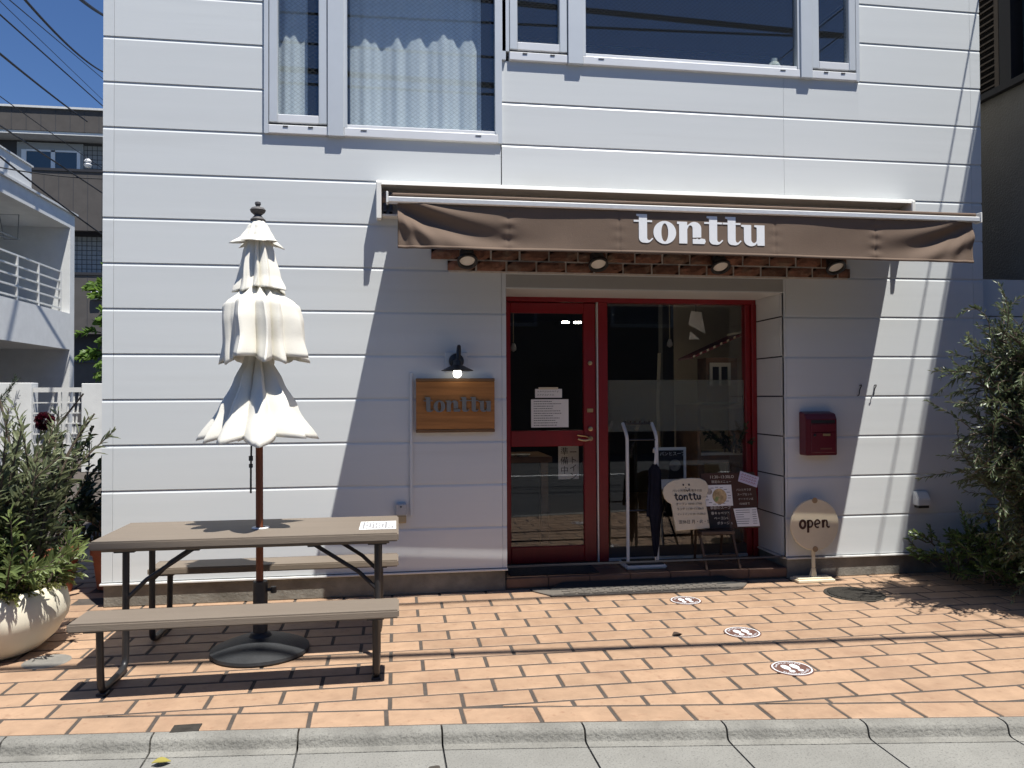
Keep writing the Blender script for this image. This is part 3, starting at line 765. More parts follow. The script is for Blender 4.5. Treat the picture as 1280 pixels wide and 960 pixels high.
# mailbox
t = thing('mailbox', 'dark red metal mailbox on the white wall beside the entrance', 'mailbox', (3.83, 0, 1.14))
MB().prism([(-.002, 1.14), (-.125, 1.14), (-.125, 1.47), (-.10, 1.52), (-.002, 1.54)], 'x', 3.685, 3.99).build('body', M_MAIL, t, .006, 2)
B('slot', M_BLACK, t, 3.735, 3.968, -.127, -.118, 1.435, 1.462)
B('flap', M_MAIL, t, 3.732, 3.972, -.136, -.126, 1.355, 1.428, .003)
B('door_panel', M_MAIL, t, 3.732, 3.972, -.134, -.126, 1.165, 1.35, .003)
B('name_plate', M_BRASS, t, 3.845, 3.915, -.139, -.134, 1.318, 1.338)
B('plate', mat('dull_brass', (.16, .06, .04), .5), t, 3.82, 3.93, -.137, -.134, 1.195, 1.208)
MB().lathe([(0, -.012), (.012, -.01), (.014, 0), (0, 0)], (3.765, -.134, 1.325), 12, 'y').build('lock', M_BLACK, t)
# vent hood, hooks
t = thing('vent_hood', 'small pale vent hood low on the white wall near the olive tree', 'vent', (4.88, 0, .62))
MB().prism([(-.002, .78), (-.04, .775), (-.085, .71), (-.085, .65), (-.002, .65)], 'x', 4.825, 4.96).build('hood', M_TRIM, t, .008, 2)
B('grille', M_BLACK, t, 4.84, 4.945, -.075, -.01, .625, .652)
for x, dx in ((4.28, .0), (4.43, .01)):
    mb = MB().tube([(x+.02, -.002, 1.78), (x+.025, -.03, 1.785), (x, -.03, 1.74), (x-.004, -.028, 1.69), (x-.02, -.026, 1.68)], .005, 6, smoothpath=1)
    tag(mb.build('wall_hook', M_BLACK), 'tiny bent wire hook on the white wall beyond the mailbox', 'hook', 'wire hooks')

# notices on the door glass
def notice(name, x0, x1, z0, z1, y, label, lines, lab_seed=0, parent=None):
    r = random.Random(lab_seed)
    t = thing(name, label, 'notice', ((x0+x1)/2, y, z0))
    B('sheet', M_PAPER, t, x0, x1, y-.002, y, z0, z1)
    mb = MB()
    for i in range(lines):
        z = z1-(i+.9)*(z1-z0)/(lines+.8); xx = x0+(x1-x0)*.07
        while xx < x0+(x1-x0)*r.choice((.55, .8, .92, .92)):
            w = r.uniform(.006, .02); mb.box(xx, min(xx+w, x1-.01), y-.0034, y-.0021, z-.0028, z+.0028); xx += w+r.uniform(.003, .006)
    mb.build('print', M_INK, t)['kind'] = 'stuff'
    return t
t = thing('door_note', 'small white handwritten note stuck on the door glass above the printed notice', 'notice', (1.44, Y0+.01, 1.68))
B('sheet', M_PAPER, t, 1.312, 1.574, Y0+.007, Y0+.0105, 1.678, 1.762)
B('tape', M_CREAM, t, 1.345, 1.535, Y0+.005, Y0+.0068, 1.757, 1.778)
mb = MB(); r = random.Random(4)
for z, n in ((1.735, 9), (1.703, 7)):
    x = 1.335
    for i in range(n):
        a = (x, z); mb.ribbon([(x, z-.008*r.random()), (x+.006, z+.009), (x+.014, z-.004+.01*r.random())], .003, Y0+.0055, .0012); x += .024
mb.build('handwriting', M_INK, t)
notice('door_notice', 1.272, 1.637, 1.394, 1.663, Y0+.0105, 'white printed notice with many text lines on the door glass', 11, 8)

# ------------------------------------------------------------------ things on the terrace
# picnic table: one folding resin table with its two benches on a tube frame
tb = thing('picnic_table', 'tan resin picnic table with two attached benches on black tube legs', 'picnic table', (-.9, -1.3, 0))
TX0, TX1 = -1.845, .012
def slab(name, y0, y1, z0, z1):
    o = MB().box(TX0 if z0 > .6 else TX0+.06, TX1, y0, y1, z0, z1).build(name, M_TABLE, tb, .009, 2)
    return o
slab('table_top', -1.665, -.925, .768, .822)
slab('bench_seat', -2.13, -1.85, .408, .458); slab('bench_seat', -.75, -.47, .408, .458)
B('top_rail', M_TABLE, tb, TX0+.06, TX1-.06, -1.63, -.96, .752, .767)
for x in (-1.665, -.125):
    for sy in (-1, 1):
        yc = -1.295
        P = lambda d, z: (x, yc+sy*d, z)
        MB().tube([P(.26, .752), P(.26, .12), P(.27, .05), P(.32, .022), P(.58, .022), P(.655, .03), P(.672, .09), P(.69, .41)], .021, 10, smoothpath=2).build('leg', M_TUBE, tb, smooth=True)
        MB().box(x-.028, x+.028, yc+sy*.64-.03, yc+sy*.64+.03, 0, .014).build('foot', M_BLACK, tb, .004)
        B('seat_bracket', M_BLACK, tb, x-.05, x+.05, yc+sy*.69-.1, yc+sy*.69+.1, .393, .4075)
        s2 = 1 if x < -1 else -1
        MB().tube([(x, yc+sy*.26, .44), (x+s2*.12, yc+sy*.26, .56), (x+s2*.4, yc+sy*.26, .745)], .014, 8).build('brace', M_TUBE, tb, smooth=True)
        B('brace_bracket', M_BLACK, tb, x+s2*.4-.04, x+s2*.4+.04, yc+sy*.26-.03, yc+sy*.26+.03, .735, .7515)
        B('top_bracket', M_BLACK, tb, x-.06, x+.06, yc+sy*.26-.04, yc+sy*.26+.04, .738, .7515)
MB().lathe([(.03, .002), (.058, .002), (.055, .008), (.034, .008)], (-.898, -1.318, .822), 24).build('hole_ring', M_WHITE, tb, smooth=True)
# paper on the table
t = thing('menu_sheet', 'white menu card with blurred text lying on the picnic table', 'paper', (-.12, -1.1, .823))
B('sheet', M_PAPER, t, -.245, -.005, -1.52, -1.20, .8235, .826)
mb = MB(); r = random.Random(3)
for i in range(10):
    for j in range(6):
        if r.random() < .75: x = -.225+i*.021; y = -1.49+j*.045; mb.box(x, x+.012, y, y+.032, .8265, .8272)
mb.build('print', mat('grey_print', (.2, .2, .22), .8), t)

# parasol
ps = thing('parasol', 'closed cream canvas parasol with tied tiers standing through the table in a black domed base', 'parasol', (-.9, -1.318, 0))
pb = link('base', None, ps, (-.9, -1.318, 0))
MB().lathe([(0, 0), (.31, 0), (.318, .012), (.315, .03), (.30, .036), (.27, .05), (.17, .088), (.075, .108), (.06, .13), (.05, .135), (0, .135)], (-.9, -1.318, .001), 48).build('dome', M_BASEB, pb, smooth=True)
MB().tube([(-.9, -1.318, .12), (-.9, -1.318, .47)], .047, 20).build('tube', M_BASEB, pb, smooth=True)
mb = MB().tube([(-.855, -1.318, .41), (-.825, -1.318, .41)], .012, 8); mb.lathe([(0, -.02), (.02, -.02), (.02, .02), (0, .02)], (-.815, -1.318, .41), 10)
mb.build('knob', M_BLACK, pb)
PX, PY = -.905, -1.318
MB().tube([(PX+.002, PY, .2), (PX-.008, PY, 2.85)], .024, 14).build('pole', M_POLE, ps, smooth=True)
MB().lathe([(.045, 0), (.05, .01), (.03, .03), (.022, .04), (.045, .06), (.052, .075), (.04, .09), (.016, .098), (.012, .103), (.02, .115), (.018, .128), (0, .135)], (PX-.012, PY, 2.875), 24).build('finial', M_FIN, ps, smooth=True)
def tier(name, prof, n, depth, seed, zj, lop=(0, 0)):
    """prof: (z, r, pleat). A limp skirt of cloth: n unequal folds, each with its own width, depth and hem height"""
    q = random.Random(seed)
    ws = [q.uniform(.55, 1.5) for _ in range(n)]; tot = sum(ws); edges = [0]
    for w_ in ws: edges.append(edges[-1]+w_/tot)
    out = [q.uniform(.8, 1.22) for _ in range(n)]; dep = [q.uniform(.5, 1.25) for _ in range(n)]; hz = [q.uniform(-1, 1) for _ in range(n)]
    lean = [q.uniform(-.35, .35) for _ in range(n)]; a0 = q.random()*6.28; kink = [q.uniform(.35, .8) for _ in range(n)]
    def f(u, v):
        x = v*(len(prof)-1); i = min(int(x), len(prof)-2); t = x-i; t2 = t*t*(3-2*t)
        z = prof[i][0]+(prof[i+1][0]-prof[i][0])*t; r = prof[i][1]+(prof[i+1][1]-prof[i][1])*(.5*t+.5*t2); p = prof[i][2]+(prof[i+1][2]-prof[i][2])*t
        k = 0
        while k < n-1 and u >= edges[k+1]: k += 1
        fr = (u-edges[k])/(edges[k+1]-edges[k]); kn = (k+1) % n; kp = (k-1) % n
        m = fr+lean[k]*fr*(1-fr)                                        # skewed fold
        tri = 1-abs(2*m-1); w = .86*tri+.14*math.sin(math.pi*m)**.7        # flat panels, soft crest, sharp valley
        d = dep[k] if fr < .5 else dep[k]
        dv = (dep[kp]*(1-fr)+dep[kn]*fr+d)/2
        crest = 1+(out[k]-1)*v*w
        rr = r*crest*(1-p*depth*dv*(1-w))
        crease = math.exp(-((fr-kink[k])/.09)**2)*.05*p*v; rr *= 1-crease
        a = a0+2*math.pi*u+.22*p*lean[k]*v*w+.12*v*math.sin(5*v+seed+k)*p*w
        hem = hz[k]*zj*(.3+.7*w)+zj*.8*(1-w)
        z += v*v*hem
        rr *= 1+(.018*math.sin(7*v+k*2.1)+.008*math.sin(19*v+k*4.7+6*fr)*v)*w
        return (PX-.008+rr*math.cos(a)+lop[0]*v, PY+rr*math.sin(a)+lop[1]*v, z)
    nu = n*20; mb = MB(); nv = 26
    V = [[mb.bm.verts.new(f(i/nu, j/nv)) for j in range(nv+1)] for i in range(nu)]
    for i in range(nu):
        for j in range(nv): mb.bm.faces.new([V[i][j], V[(i+1) % nu][j], V[(i+1) % nu][j+1], V[i][j+1]])
    return mb.build(name, M_CANV, ps, smooth=True, solid=.0025)
tier('canopy_cap', [(2.885, .035, .1), (2.83, .068, .5), (2.76, .10, .8), (2.70, .16, 1)], 9, .42, 3, .03)
tier('canopy_tier', [(2.80, .05, .3), (2.66, .105, .8), (2.5, .14, .9), (2.40, .17, .8)], 8, .45, 5, .018)
tier('canopy_tier', [(2.45, .085, .6), (2.395, .14, .6), (2.31, .262, .62), (2.2, .285, .62), (2.08, .29, .7), (1.93, .325, .8)], 10, .44, 21, .03, (.025, 0))
tier('canopy_tier', [(2.05, .07, .7), (1.95, .09, .9), (1.8, .165, .95), (1.62, .26, .8), (1.40, .39, .72)], 10, .5, 34, .04, (-.03, 0))
MB().tube([(PX-.045, PY-.03, 1.5), (PX-.05, PY-.035, 1.22), (PX-.05, PY-.035, 1.06)], .007, 6).build('tie_cord', M_BLACK, ps)
mb = MB().lathe([(0, -.02), (.014, -.015), (.014, .015), (0, .02)], (PX-.05, PY-.035, 1.29), 8)
mb.lathe([(0, -.018), (.013, -.01), (.013, .012), (0, .018)], (PX-.05, PY-.035, 1.24), 8); mb.build('cord_bead', M_BLACK, ps)

# open sign
t = thing('open_sign', 'round cream sign on a stand reading open, beside the entrance', 'sign', (3.74, -.1, 0))
B('base', M_CREAM, t, 3.56, 3.92, -.19, -.03, .0, .028, .006)
B('base_top', M_CREAM, t, 3.575, 3.905, -.16, -.06, .0285, .04, .004)
MB().hexa([(3.72, -.125, .04), (3.78, -.125, .04), (3.78, -.085, .04), (3.72, -.085, .04), (3.738, -.118, .12), (3.768, -.118, .12), (3.768, -.095, .12), (3.738, -.095, .12)]).build('gusset', M_CREAM, t, .003)
B('post', M_CREAM, t, 3.738, 3.768, -.118, -.096, .121, .36, .004)
mb = MB().lathe([(0, -.012), (.228, -.012), (.234, -.006), (.234, .006), (.228, .012), (0, .012)], (3.752, -.13, .515), 56, 'y')
mb.build('disc', M_CREAM, t, smooth=True)
for z, zz in ((.735, -1), (.295, 1)): MB().lathe([(0, -.004), (.026, -.004), (.026, 0), (0, 0)], (3.752, -.1425, z), 14, 'y').build('worn_stud', M_OCHRE, t)
mb = MB(); y = -.146
def OP(x, z, k=.0115): return lambda pts, w: mb.ribbon([(x+a*k, z+b*k) for a, b in pts], w*k, y, .003)
w = OP(3.602, .487); w(arc(2.6, 3, 2.2, 3, 0, 360, 18), 1.9)
w = OP(3.672, .487); w([(1, 6.3), (1.2, 3), (1.0, -3.6)], 1.8); w(arc(2.6, 3.3, 2.2, 2.6, 170, -150, 14), 1.3)
w = OP(3.745, .487); w([(.6, 2.6), (4.6, 3.6)]+arc(2.6, 3.2, 2.2, 3.0, 20, 300, 14), 1.2)
w = OP(3.818, .487); w([(.8, 6.2), (1.1, 3), (1.0, 0)], 1.9); w([(1.4, 4.2), (2.6, 5.8), (4.0, 5.6), (4.5, 3.5), (4.3, 1.2), (5.3, .2), (6.6, .7)], 1.4)
mb.build('lettering', M_BROWNT, t)

# rubber ramp in front of the step
rp = thing('rubber_ramp', 'grey ribbed rubber ramp mat laid against the entrance step', 'ramp', (2.1, -.1, 0))
y0, y1 = -.285, -.005
MB().hexa([(1.165, -.10, 0.0), (3.1, -.14, 0.0), (3.02, y1, 0.0), (1.3, y1, 0.0), (1.30, -.10, .012), (2.99, -.14, .012), (2.93, y1, .058), (1.44, y1, .058)]).build('core', M_RUBB, rp, .003)
MB().prism([(1.155, -.075), (1.29, -.26), (1.45, y0), (2.86, -.325), (2.97, -.30), (3.10, -.13), (2.95, -.055), (2.0, -.04), (1.5, -.035)], 'z', 0, .014).build('plate', M_RUB, rp, .004)
mb = MB(); r = random.Random(6)
for j in range(5):
    x = 1.40+(j % 2)*.06
    while x < 2.8:
        yy = -.255+j*.042-(x-1.4)*.022; mb.box(x, x+.10, yy, yy+.028, .0142, .021); x += .125
mb.build('tread', M_RUB, rp, .002)
tag(B('door_mat', M_MATD, None, .99, 1.80, .09, .53, .1005, .112, .004), 'dark textile door mat on the step in front of the red door', 'mat')

# footprint stickers
def sticker(x, y, i, rot):
    t = thing('floor_sticker', 'round brown footprint sticker on the tiles, '+('closest to the grey ramp', 'middle one of the row', 'closest to the kerb')[i], 'sticker', (x, y, 0), 'queue footprint stickers')
    c, s_ = math.cos(rot), math.sin(rot)
    T = lambda v: Vector((x+v.x*c-v.y*s_, y+v.x*s_+v.y*c, v.z))
    MB().lathe([(0, .003), (.128, .003), (.13, .0015), (.13, 0)], (0, 0, .001), 40).build('disc', M_STICK, t, xf=T)
    MB().lathe([(.112, .0045), (.121, .0045), (.121, .0042), (.112, .0042)], (0, 0, .001), 40).build('ring', M_WHITE, t, xf=T)
    mb = MB()
    for sx in (-1, 1):
        def bean(cx, cy, rx, ry):
            p = [(cx+rx*math.cos(a), cy+ry*math.sin(a)) for a in [2*math.pi*k/18 for k in range(18)]]; mb.prism(p, 'z', .0042, .0056)
        bean(sx*.031, .02, .024, .042); bean(sx*.03, -.047, .018, .02)
    mb.build('footprints', M_WHITE, t, xf=T)
    mb = MB(); r = random.Random(i)
    for half in (0, 1):
        for k in range(15):
            a = math.radians((28 if half == 0 else 208)+k*124/14)
            for q in range(2):
                rr = .087+.012*r.random(); a2 = a+r.uniform(-.02, .02); ux, uy = math.cos(a2), math.sin(a2)
                lx, ly = (-uy, ux) if q else (ux, uy); h, w2 = .0065, .0016
                p = [(ux*rr+lx*h+ly*w2, uy*rr+ly*h-lx*w2), (ux*rr+lx*h-ly*w2, uy*rr+ly*h+lx*w2), (ux*rr-lx*h-ly*w2, uy*rr-ly*h+lx*w2), (ux*rr-lx*h+ly*w2, uy*rr-ly*h-lx*w2)]
                mb.prism(p, 'z', .0042, .0052)
    mb.build('ring_text', M_WHITE, t, xf=T)
for i, (x, y) in enumerate(((2.354, -.568), (2.433, -1.452), (2.414, -2.183))): sticker(x, y, i, .05*i)

# drain grate
t = thing('drain_cover', 'round cast iron drain cover in the tiles beside the open sign', 'drain cover', (3.84, -.6, 0))
MB().lathe([(0, .003), (.225, .003), (.235, .006), (.243, .004), (.245, 0)], (3.84, -.6, .001), 44).build('plate', M_IRON, t)
mb = MB()
for k in range(-6, 7):
    h = math.sqrt(max(0, .21**2-(k*.033)**2)); mb.box(3.84-h, 3.84+h, -.6+k*.033-.009, -.6+k*.033+.009, .0042, .011)
mb.build('ribs', M_IRON, t, .002)

# umbrella stand and umbrella
t = thing('umbrella_stand', 'white tube umbrella stand with black crossbars on the entrance step', 'umbrella stand', (2.27, .3, .1))
B('tray', M_STW, t, 2.075, 2.465, .165, .44, .1005, .135, .012, 2)
B('tray_insert', M_RUBB, t, 2.10, 2.44, .185, .42, .1355, .145)
for x in (2.125, 2.41):
    MB().tube([(x, .28, .146), (x, .28, 1.27), (x, .30, 1.33), (x, .42, 1.43)], .016, 10, smoothpath=1).build('post', M_STW, t, smooth=True)
for z, y in ((1.28, .283), (.62, .30)): MB().tube([(2.125, y, z), (2.41, y, z)], .008, 8).build('crossbar', M_BLACK, t)
mb = MB().tube([(2.125, .415, 1.425), (2.41, .415, 1.425)], .009, 8)
for k in range(6): mb.tube([(2.15+k*.047, .415, 1.43), (2.15+k*.047, .40, 1.46)], .008, 6)
mb.build('hook_bar', M_BLACK, t)
t = thing('umbrella', 'furled dark navy umbrella hanging on the white umbrella stand', 'umbrella', (2.39, .24, .2))
mb = MB()
def fu(u, v):
    prof = [(.015, 1.06), (.05, 1.0), (.052, .8), (.06, .62), (.04, .5), (.03, .32), (.012, .2)]
    x = v*(len(prof)-1); i = min(int(x), 5); q = x-i; rr = prof[i][0]*(1-q)+prof[i+1][0]*q; z = prof[i][1]*(1-q)+prof[i+1][1]*q
    a = u*2*math.pi; rr *= 1+.28*math.sin(a*5+v*3)
    return (2.375+rr*math.cos(a), .235+rr*math.sin(a)*.7, z)
mb.grid(fu, 40, 24).build('cloth', M_NAVY, t, smooth=True)
MB().prism([(2.32, .98), (2.345, .96), (2.35, .58), (2.285, .57), (2.30, .8)], 'y', .22, .226).build('loose_panel', M_NAVY, t)
MB().tube([(2.375, .235, .2), (2.375, .235, .15)], .007, 6).build('ferrule', M_STEEL, t)
MB().tube([(2.375, .235, 1.05), (2.385, .235, 1.14), (2.39, .26, 1.19), (2.39, .29, 1.2), (2.392, .31, 1.16)], .011, 8, smoothpath=1).build('handle', M_STW, t, smooth=True)

# easel with the menu boards
tilt = lambda z: .06+.20*(z-.46)
def bz(p): return Vector((p.x, p.y+tilt(p.z), p.z))
t = thing('easel', 'small dark wooden easel carrying the menu boards on the step', 'easel', (2.98, .1, .1))
for (xa, xb) in ((2.705, 2.79), (3.02, 3.11)):
    MB().tube([(xa+.015, tilt(.62)+.03, .6), (xb, .03, .103)], .014, 4).build('leg', M_EASEL, t)
for (xa, xb) in ((2.74, 2.83), (3.0, 3.09)):
    MB().tube([(xa, tilt(.62)+.05, .62), (xb, .42, .103)], .013, 4).build('rear_leg', M_EASEL, t)
MB().box(2.775, 3.09, .045, .07, .205, .232).build('crossbar', M_EASEL, t)
B('ledge', M_EASEL, t, 2.73, 3.05, .0, .12, .425, .458, .004)
# brown board
t = thing('menu_board', 'brown menu board with chalk writing and pinned sheets behind the bread shaped sign', 'menu board', (3.05, .1, .46))
MB().box(2.80, 3.338, .03, .048, .462, .968).build('panel', M_BOARDB, t, .004, xf=bz)
MB().box(2.825, 3.06, .0265, .0295, .475, .63).build('slate', M_CHALKB, t, xf=bz)
def chalk(txt, size, x, z, m=None, rot=0, par=None, y=.024, al='LEFT', nm='writing'):
    return text_mesh(txt, size, m or M_CHALK, nm, par or t, (x, y, z), rot, al, bz)
chalk('11:30~13:30LO', .038, 2.885, .918); chalk('限定のメニュー', .028, 2.90, .876)
for q, s_ in enumerate(('パンとサラダ', 'スープセット', 'イートインは', '15:00まで')): chalk(s_, .025, 3.135+.006*q, .80-q*.042)
chalk('季節のスープ', .034, 2.865, .640, y=.0255)
for q, s_ in enumerate(('春キャベツと', 'ベーコンの', 'ポタージュ')): chalk(s_, .031, 2.87+.025*q, .592-q*.045, y=.0255)
B2 = lambda name, m, par, *a: MB().box(*a).build(name, m, par, xf=bz)
t2 = thing('photo_sheet', 'white menu sheet with a round dish picture pinned on the brown board', 'paper', (2.96, .1, .66))
B2('sheet', M_PAPER, t2, 2.80, 3.09, .020, .0225, .668, .858)
M_DISH = mat('dish_print', (.5, .36, .18), .8, var=.5, scale=30, spots=((.2, .3, .1), 22, .5, .6, .8))
MB().lathe([(0, -.001), (.07, -.001), (.07, 0), (0, 0)], (2.965, .0195, .755), 24, 'y').build('dish_print', M_DISH, t2, xf=bz)
MB().lathe([(0, -.001), (.028, -.001), (.028, 0), (0, 0)], (2.868, .0195, .80), 18, 'y').build('cup_print', mat('cup_print', (.45, .4, .34), .8, var=.4, scale=30), t2, xf=bz)
mb = MB(); r = random.Random(2)
for k in range(16):
    a = k*.4; x = 2.95+.115*math.cos(a); z = .76+.078*math.sin(a); mb.box(x-.018, x+.012, .0188, .0198, z-.002, z+.002)
mb.build('print', M_INK, t2, xf=bz)['kind'] = 'stuff'
t3 = thing('price_sheet', 'white printed price list pinned low on the brown menu board', 'paper', (3.24, .1, .48))
MB().hexa([(3.115, .020, .478), (3.335, .020, .478), (3.335, .0225, .478), (3.115, .0225, .478), (3.09, .020, .64), (3.318, .020, .645), (3.318, .0225, .645), (3.09, .0225, .64)]).build('sheet', M_PAPER, t3, xf=bz)
mb = MB()
for k in range(7):
    z = .625-k*.02; mb.box(3.11, 3.11+r.uniform(.07, .14), .0188, .0198, z-.0018, z+.0018); mb.box(3.27, 3.31, .0188, .0198, z-.0018, z+.0018)
mb.build('print', M_INK, t3, xf=bz)['kind'] = 'stuff'
t4 = thing('tilted_card', 'small tilted lilac card with red writing on the corner of the menu board', 'card', (3.26, .1, .87))
cr, sr = math.cos(-.33), math.sin(-.33)
TT = lambda v: bz(Vector((3.265+v.x*cr-v.z*sr, v.y, .905+v.x*sr+v.z*cr)))
MB().box(-.095, .095, .016, .019, -.05, .05).build('card', mat('lilac_card', (.55, .52, .62), .7), t4, xf=TT)
mb = MB()
for z in (.025, 0, -.025):
    x = -.075
    while x < .06: mb.ribbon([(x, z-.006), (x+.008, z+.008), (x+.018, z-.002)], .004, .0145, .0012); x += .026
mb.build('writing', mat('red_ink', (.3, .03, .06), .8), t4, xf=TT)
# bread shaped board: outline in image-independent board coordinates
br = thing('bread_sign', 'cream bread shaped menu sign with a smiling face on the easel', 'sign', (2.66, .05, .46))
out = [(2.51, .462), (2.485, .70)] + [(2.452, .718), (2.425, .75), (2.412, .80), (2.425, .85), (2.465, .89), (2.53, .915), (2.60, .925), (2.70, .930), (2.78, .925), (2.83, .90), (2.852, .86), (2.85, .815), (2.832, .77), (2.812, .735)] + [(2.826, .60), (2.834, .478)]
MB().prism(out, 'y', -.008, .014).build('panel', M_CREAM, br, .004, xf=bz)
mk = lambda txt, size, x, z, m=M_INK: text_mesh(txt, size, m, 'writing', br, (x, -.0125, z), 0, 'LEFT', bz)
mk('パンと料理とお菓子の店', .026, 2.50, .808); mk('オープン 10:00~17:00', .027, 2.525, .690)
mk('ランチ 11:30~13:30LO', .027, 2.53, .646); mk('イートイン11:30~14:30LO', .024, 2.53, .60); mk('定休日 月・火・金', .037, 2.54, .527); mk('(トントゥ)', .016, 2.765, .752)
mb = MB(); yy = -.0125
def S_(x, z, k): return lambda pts, w: mb.ribbon([(x+a*k, z+b*k) for a, b in pts], w*k, yy, .0015)
def lt(x): w = S_(x, .735, .0085); w([(2, 7), (2, 1.5), (3, .2), (4.4, .6)], 1.6); w([(0, 5), (4.2, 5.1)], 1.1)
lt(2.515); S_(2.558, .735, .0085)(arc(2.2, 2.5, 1.9, 2.4, 0, 360, 14), 1.5)
w = S_(2.603, .735, .0085); w([(.8, 5), (1, 0)], 1.6); w([(1.2, 3.2), (2.6, 4.7), (4, 4.2), (4.2, .2), (5, 0)], 1.4)
lt(2.65); lt(2.69); w = S_(2.73, .735, .0085); w([(.6, 4.8), (.8, 1.4), (2, .2), (3.6, 1.2), (3.9, 4.8)], 1.5); w([(3.9, 4.8), (4, 0)], 1.3)
S_(2.61, .868, .01)([(0, 1), (.1, -.6)], 1.3); S_(2.665, .868, .01)([(0, 1), (.1, -.6)], 1.3)
S_(2.63, .845, .01)([(0, .6), (0, -.4), (.9, -.2)], .5); S_(2.63, .828, .01)([(.2, -.3), (1.6, -1.5), (3, -.6), (3.4, .8)], .6)
mb.build('lettering', M_INK, br, xf=bz)

# a dead leaf, yellow leaf, scrap
for (x, y, z, rz, c, lab) in ((1.96, -1.42, .004, .3, (.05, .03, .02), 'curled dark dead leaf on the sunny tiles'), (-1.12, -2.73, -.052, .2, (.28, .24, .05), 'yellow fallen leaf lying on the kerb'), (.17, -3.02, -.05, 2, (.06, .05, .04), 'small dark dead leaf in the concrete gutter')):
    c_, s_ = math.cos(rz), math.sin(rz)
    def lf(u, v):
        a = (u-.5)*.085; b = (v-.5)*.028*math.sin(math.pi*min(.97, max(.03, u)))*2
        return (x+a*c_-b*s_, y+a*s_+b*c_, z+.005*math.sin(u*4)+.2*abs(b))
    o = MB().grid(lf, 8, 2).build('fallen_leaf', mat('leaf_%g' % x, c, .8), solid=.002)
    tag(o, lab, 'leaf')

# ------------------------------------------------------------------ plants
def leaves_obj(name, P, D, U, L, Wd, m, parent, kind='stuff', tint=None, fold=.18, droop=.12):
    """P base points, D directions, U side vectors (all Nx3); each leaf is a folded lance of 6 points"""
    n = len(P); D = D/np.linalg.norm(D, axis=1, keepdims=True)
    S_ = np.cross(D, U); S_ /= np.linalg.norm(S_, axis=1, keepdims=True)+1e-9
    Nn = np.cross(S_, D); L = L[:, None]; Wd = Wd[:, None]
    dz = np.array([0, 0, -1.0])[None]
    v = np.empty((n, 6, 3))
    v[:, 0] = P
    v[:, 1] = P+D*L*.38+S_*Wd*.5+Nn*Wd*fold
    v[:, 2] = P+D*L*.38-S_*Wd*.5+Nn*Wd*fold
    v[:, 3] = P+D*L*.75+S_*Wd*.34+Nn*Wd*fold+dz*L*droop*.4
    v[:, 4] = P+D*L*.75-S_*Wd*.34+Nn*Wd*fold+dz*L*droop*.4
    v[:, 5] = P+D*L+dz*L*droop
    mid = P+D*L*.55+dz*L*droop*.2
    v = np.concatenate([v, mid[:, None]], 1)           # 7 points
    base = (np.arange(n)*7)[:, None]
    F = np.array([[0, 1, 6], [0, 6, 2], [1, 3, 6], [2, 6, 4], [3, 5, 6], [4, 6, 5]])
    f = (base[:, None]+F[None]).reshape(-1, 3)
    me = bpy.data.meshes.new(name); me.from_pydata(v.reshape(-1, 3).tolist(), [], f.tolist())
    if tint is None: tint = rng.random(n)
    at = me.attributes.new('tint', 'FLOAT', 'POINT'); at.data.foreach_set('value', np.repeat(tint, 7).astype(np.float32))
    me.materials.append(m)
    o = link(name, me, parent)
    if kind: o['kind'] = kind
    return o
def shoots(starts, dirs, lens, per, leafL, leafW, spread, bend, gravity=0.0, taper=.6, start=.12):
    """curved shoots with leaves all along; returns arrays for leaves_obj and the shoot polylines"""
    P = []; D = []; U = []; L = []; Wd = []; lines = []; T = []
    for s_, d, ln in zip(starts, dirs, lens):
        d = np.array(d, float); d /= np.linalg.norm(d); p = np.array(s_, float); pts = [p.copy()]
        bd = rng.normal(size=3)*bend; tn = rng.random(); steps = 10
        for i in range(steps):
            d = d+bd/steps+np.array([0, 0, gravity])/steps; d /= np.linalg.norm(d); p = p+d*ln/steps; pts.append(p.copy())
        lines.append(pts); n = max(3, int(per*ln))
        for k in range(n):
            t = start+(1-start)*(k+rng.random())/n; i = min(int(t*steps), steps-1); q = t*steps-i
            b = pts[i]*(1-q)+pts[i+1]*q; dd = pts[i+1]-pts[i]; dd /= np.linalg.norm(dd)
            side = rng.normal(size=3); side -= dd*side.dot(dd); side /= np.linalg.norm(side)
            sp = spread*rng.uniform(.65, 1.25)*(1-.35*t)
            P.append(b); D.append(dd*math.cos(sp)+side*math.sin(sp)); U.append(dd+rng.normal(size=3)*.25)
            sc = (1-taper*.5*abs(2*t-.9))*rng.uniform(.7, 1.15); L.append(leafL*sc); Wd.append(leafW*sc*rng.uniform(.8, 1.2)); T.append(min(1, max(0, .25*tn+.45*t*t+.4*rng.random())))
    A = np.array
    return (A(P), A(D), A(U), A(L), A(Wd)), A(T), lines
def stems(name, lines, r0, r1, m, parent):
    mb = MB()
    for l in lines: mb.tube([tuple(q) for q in l[::2]], [r0, r1], 5, cap=False)
    return mb.build(name, m, parent, smooth=True)

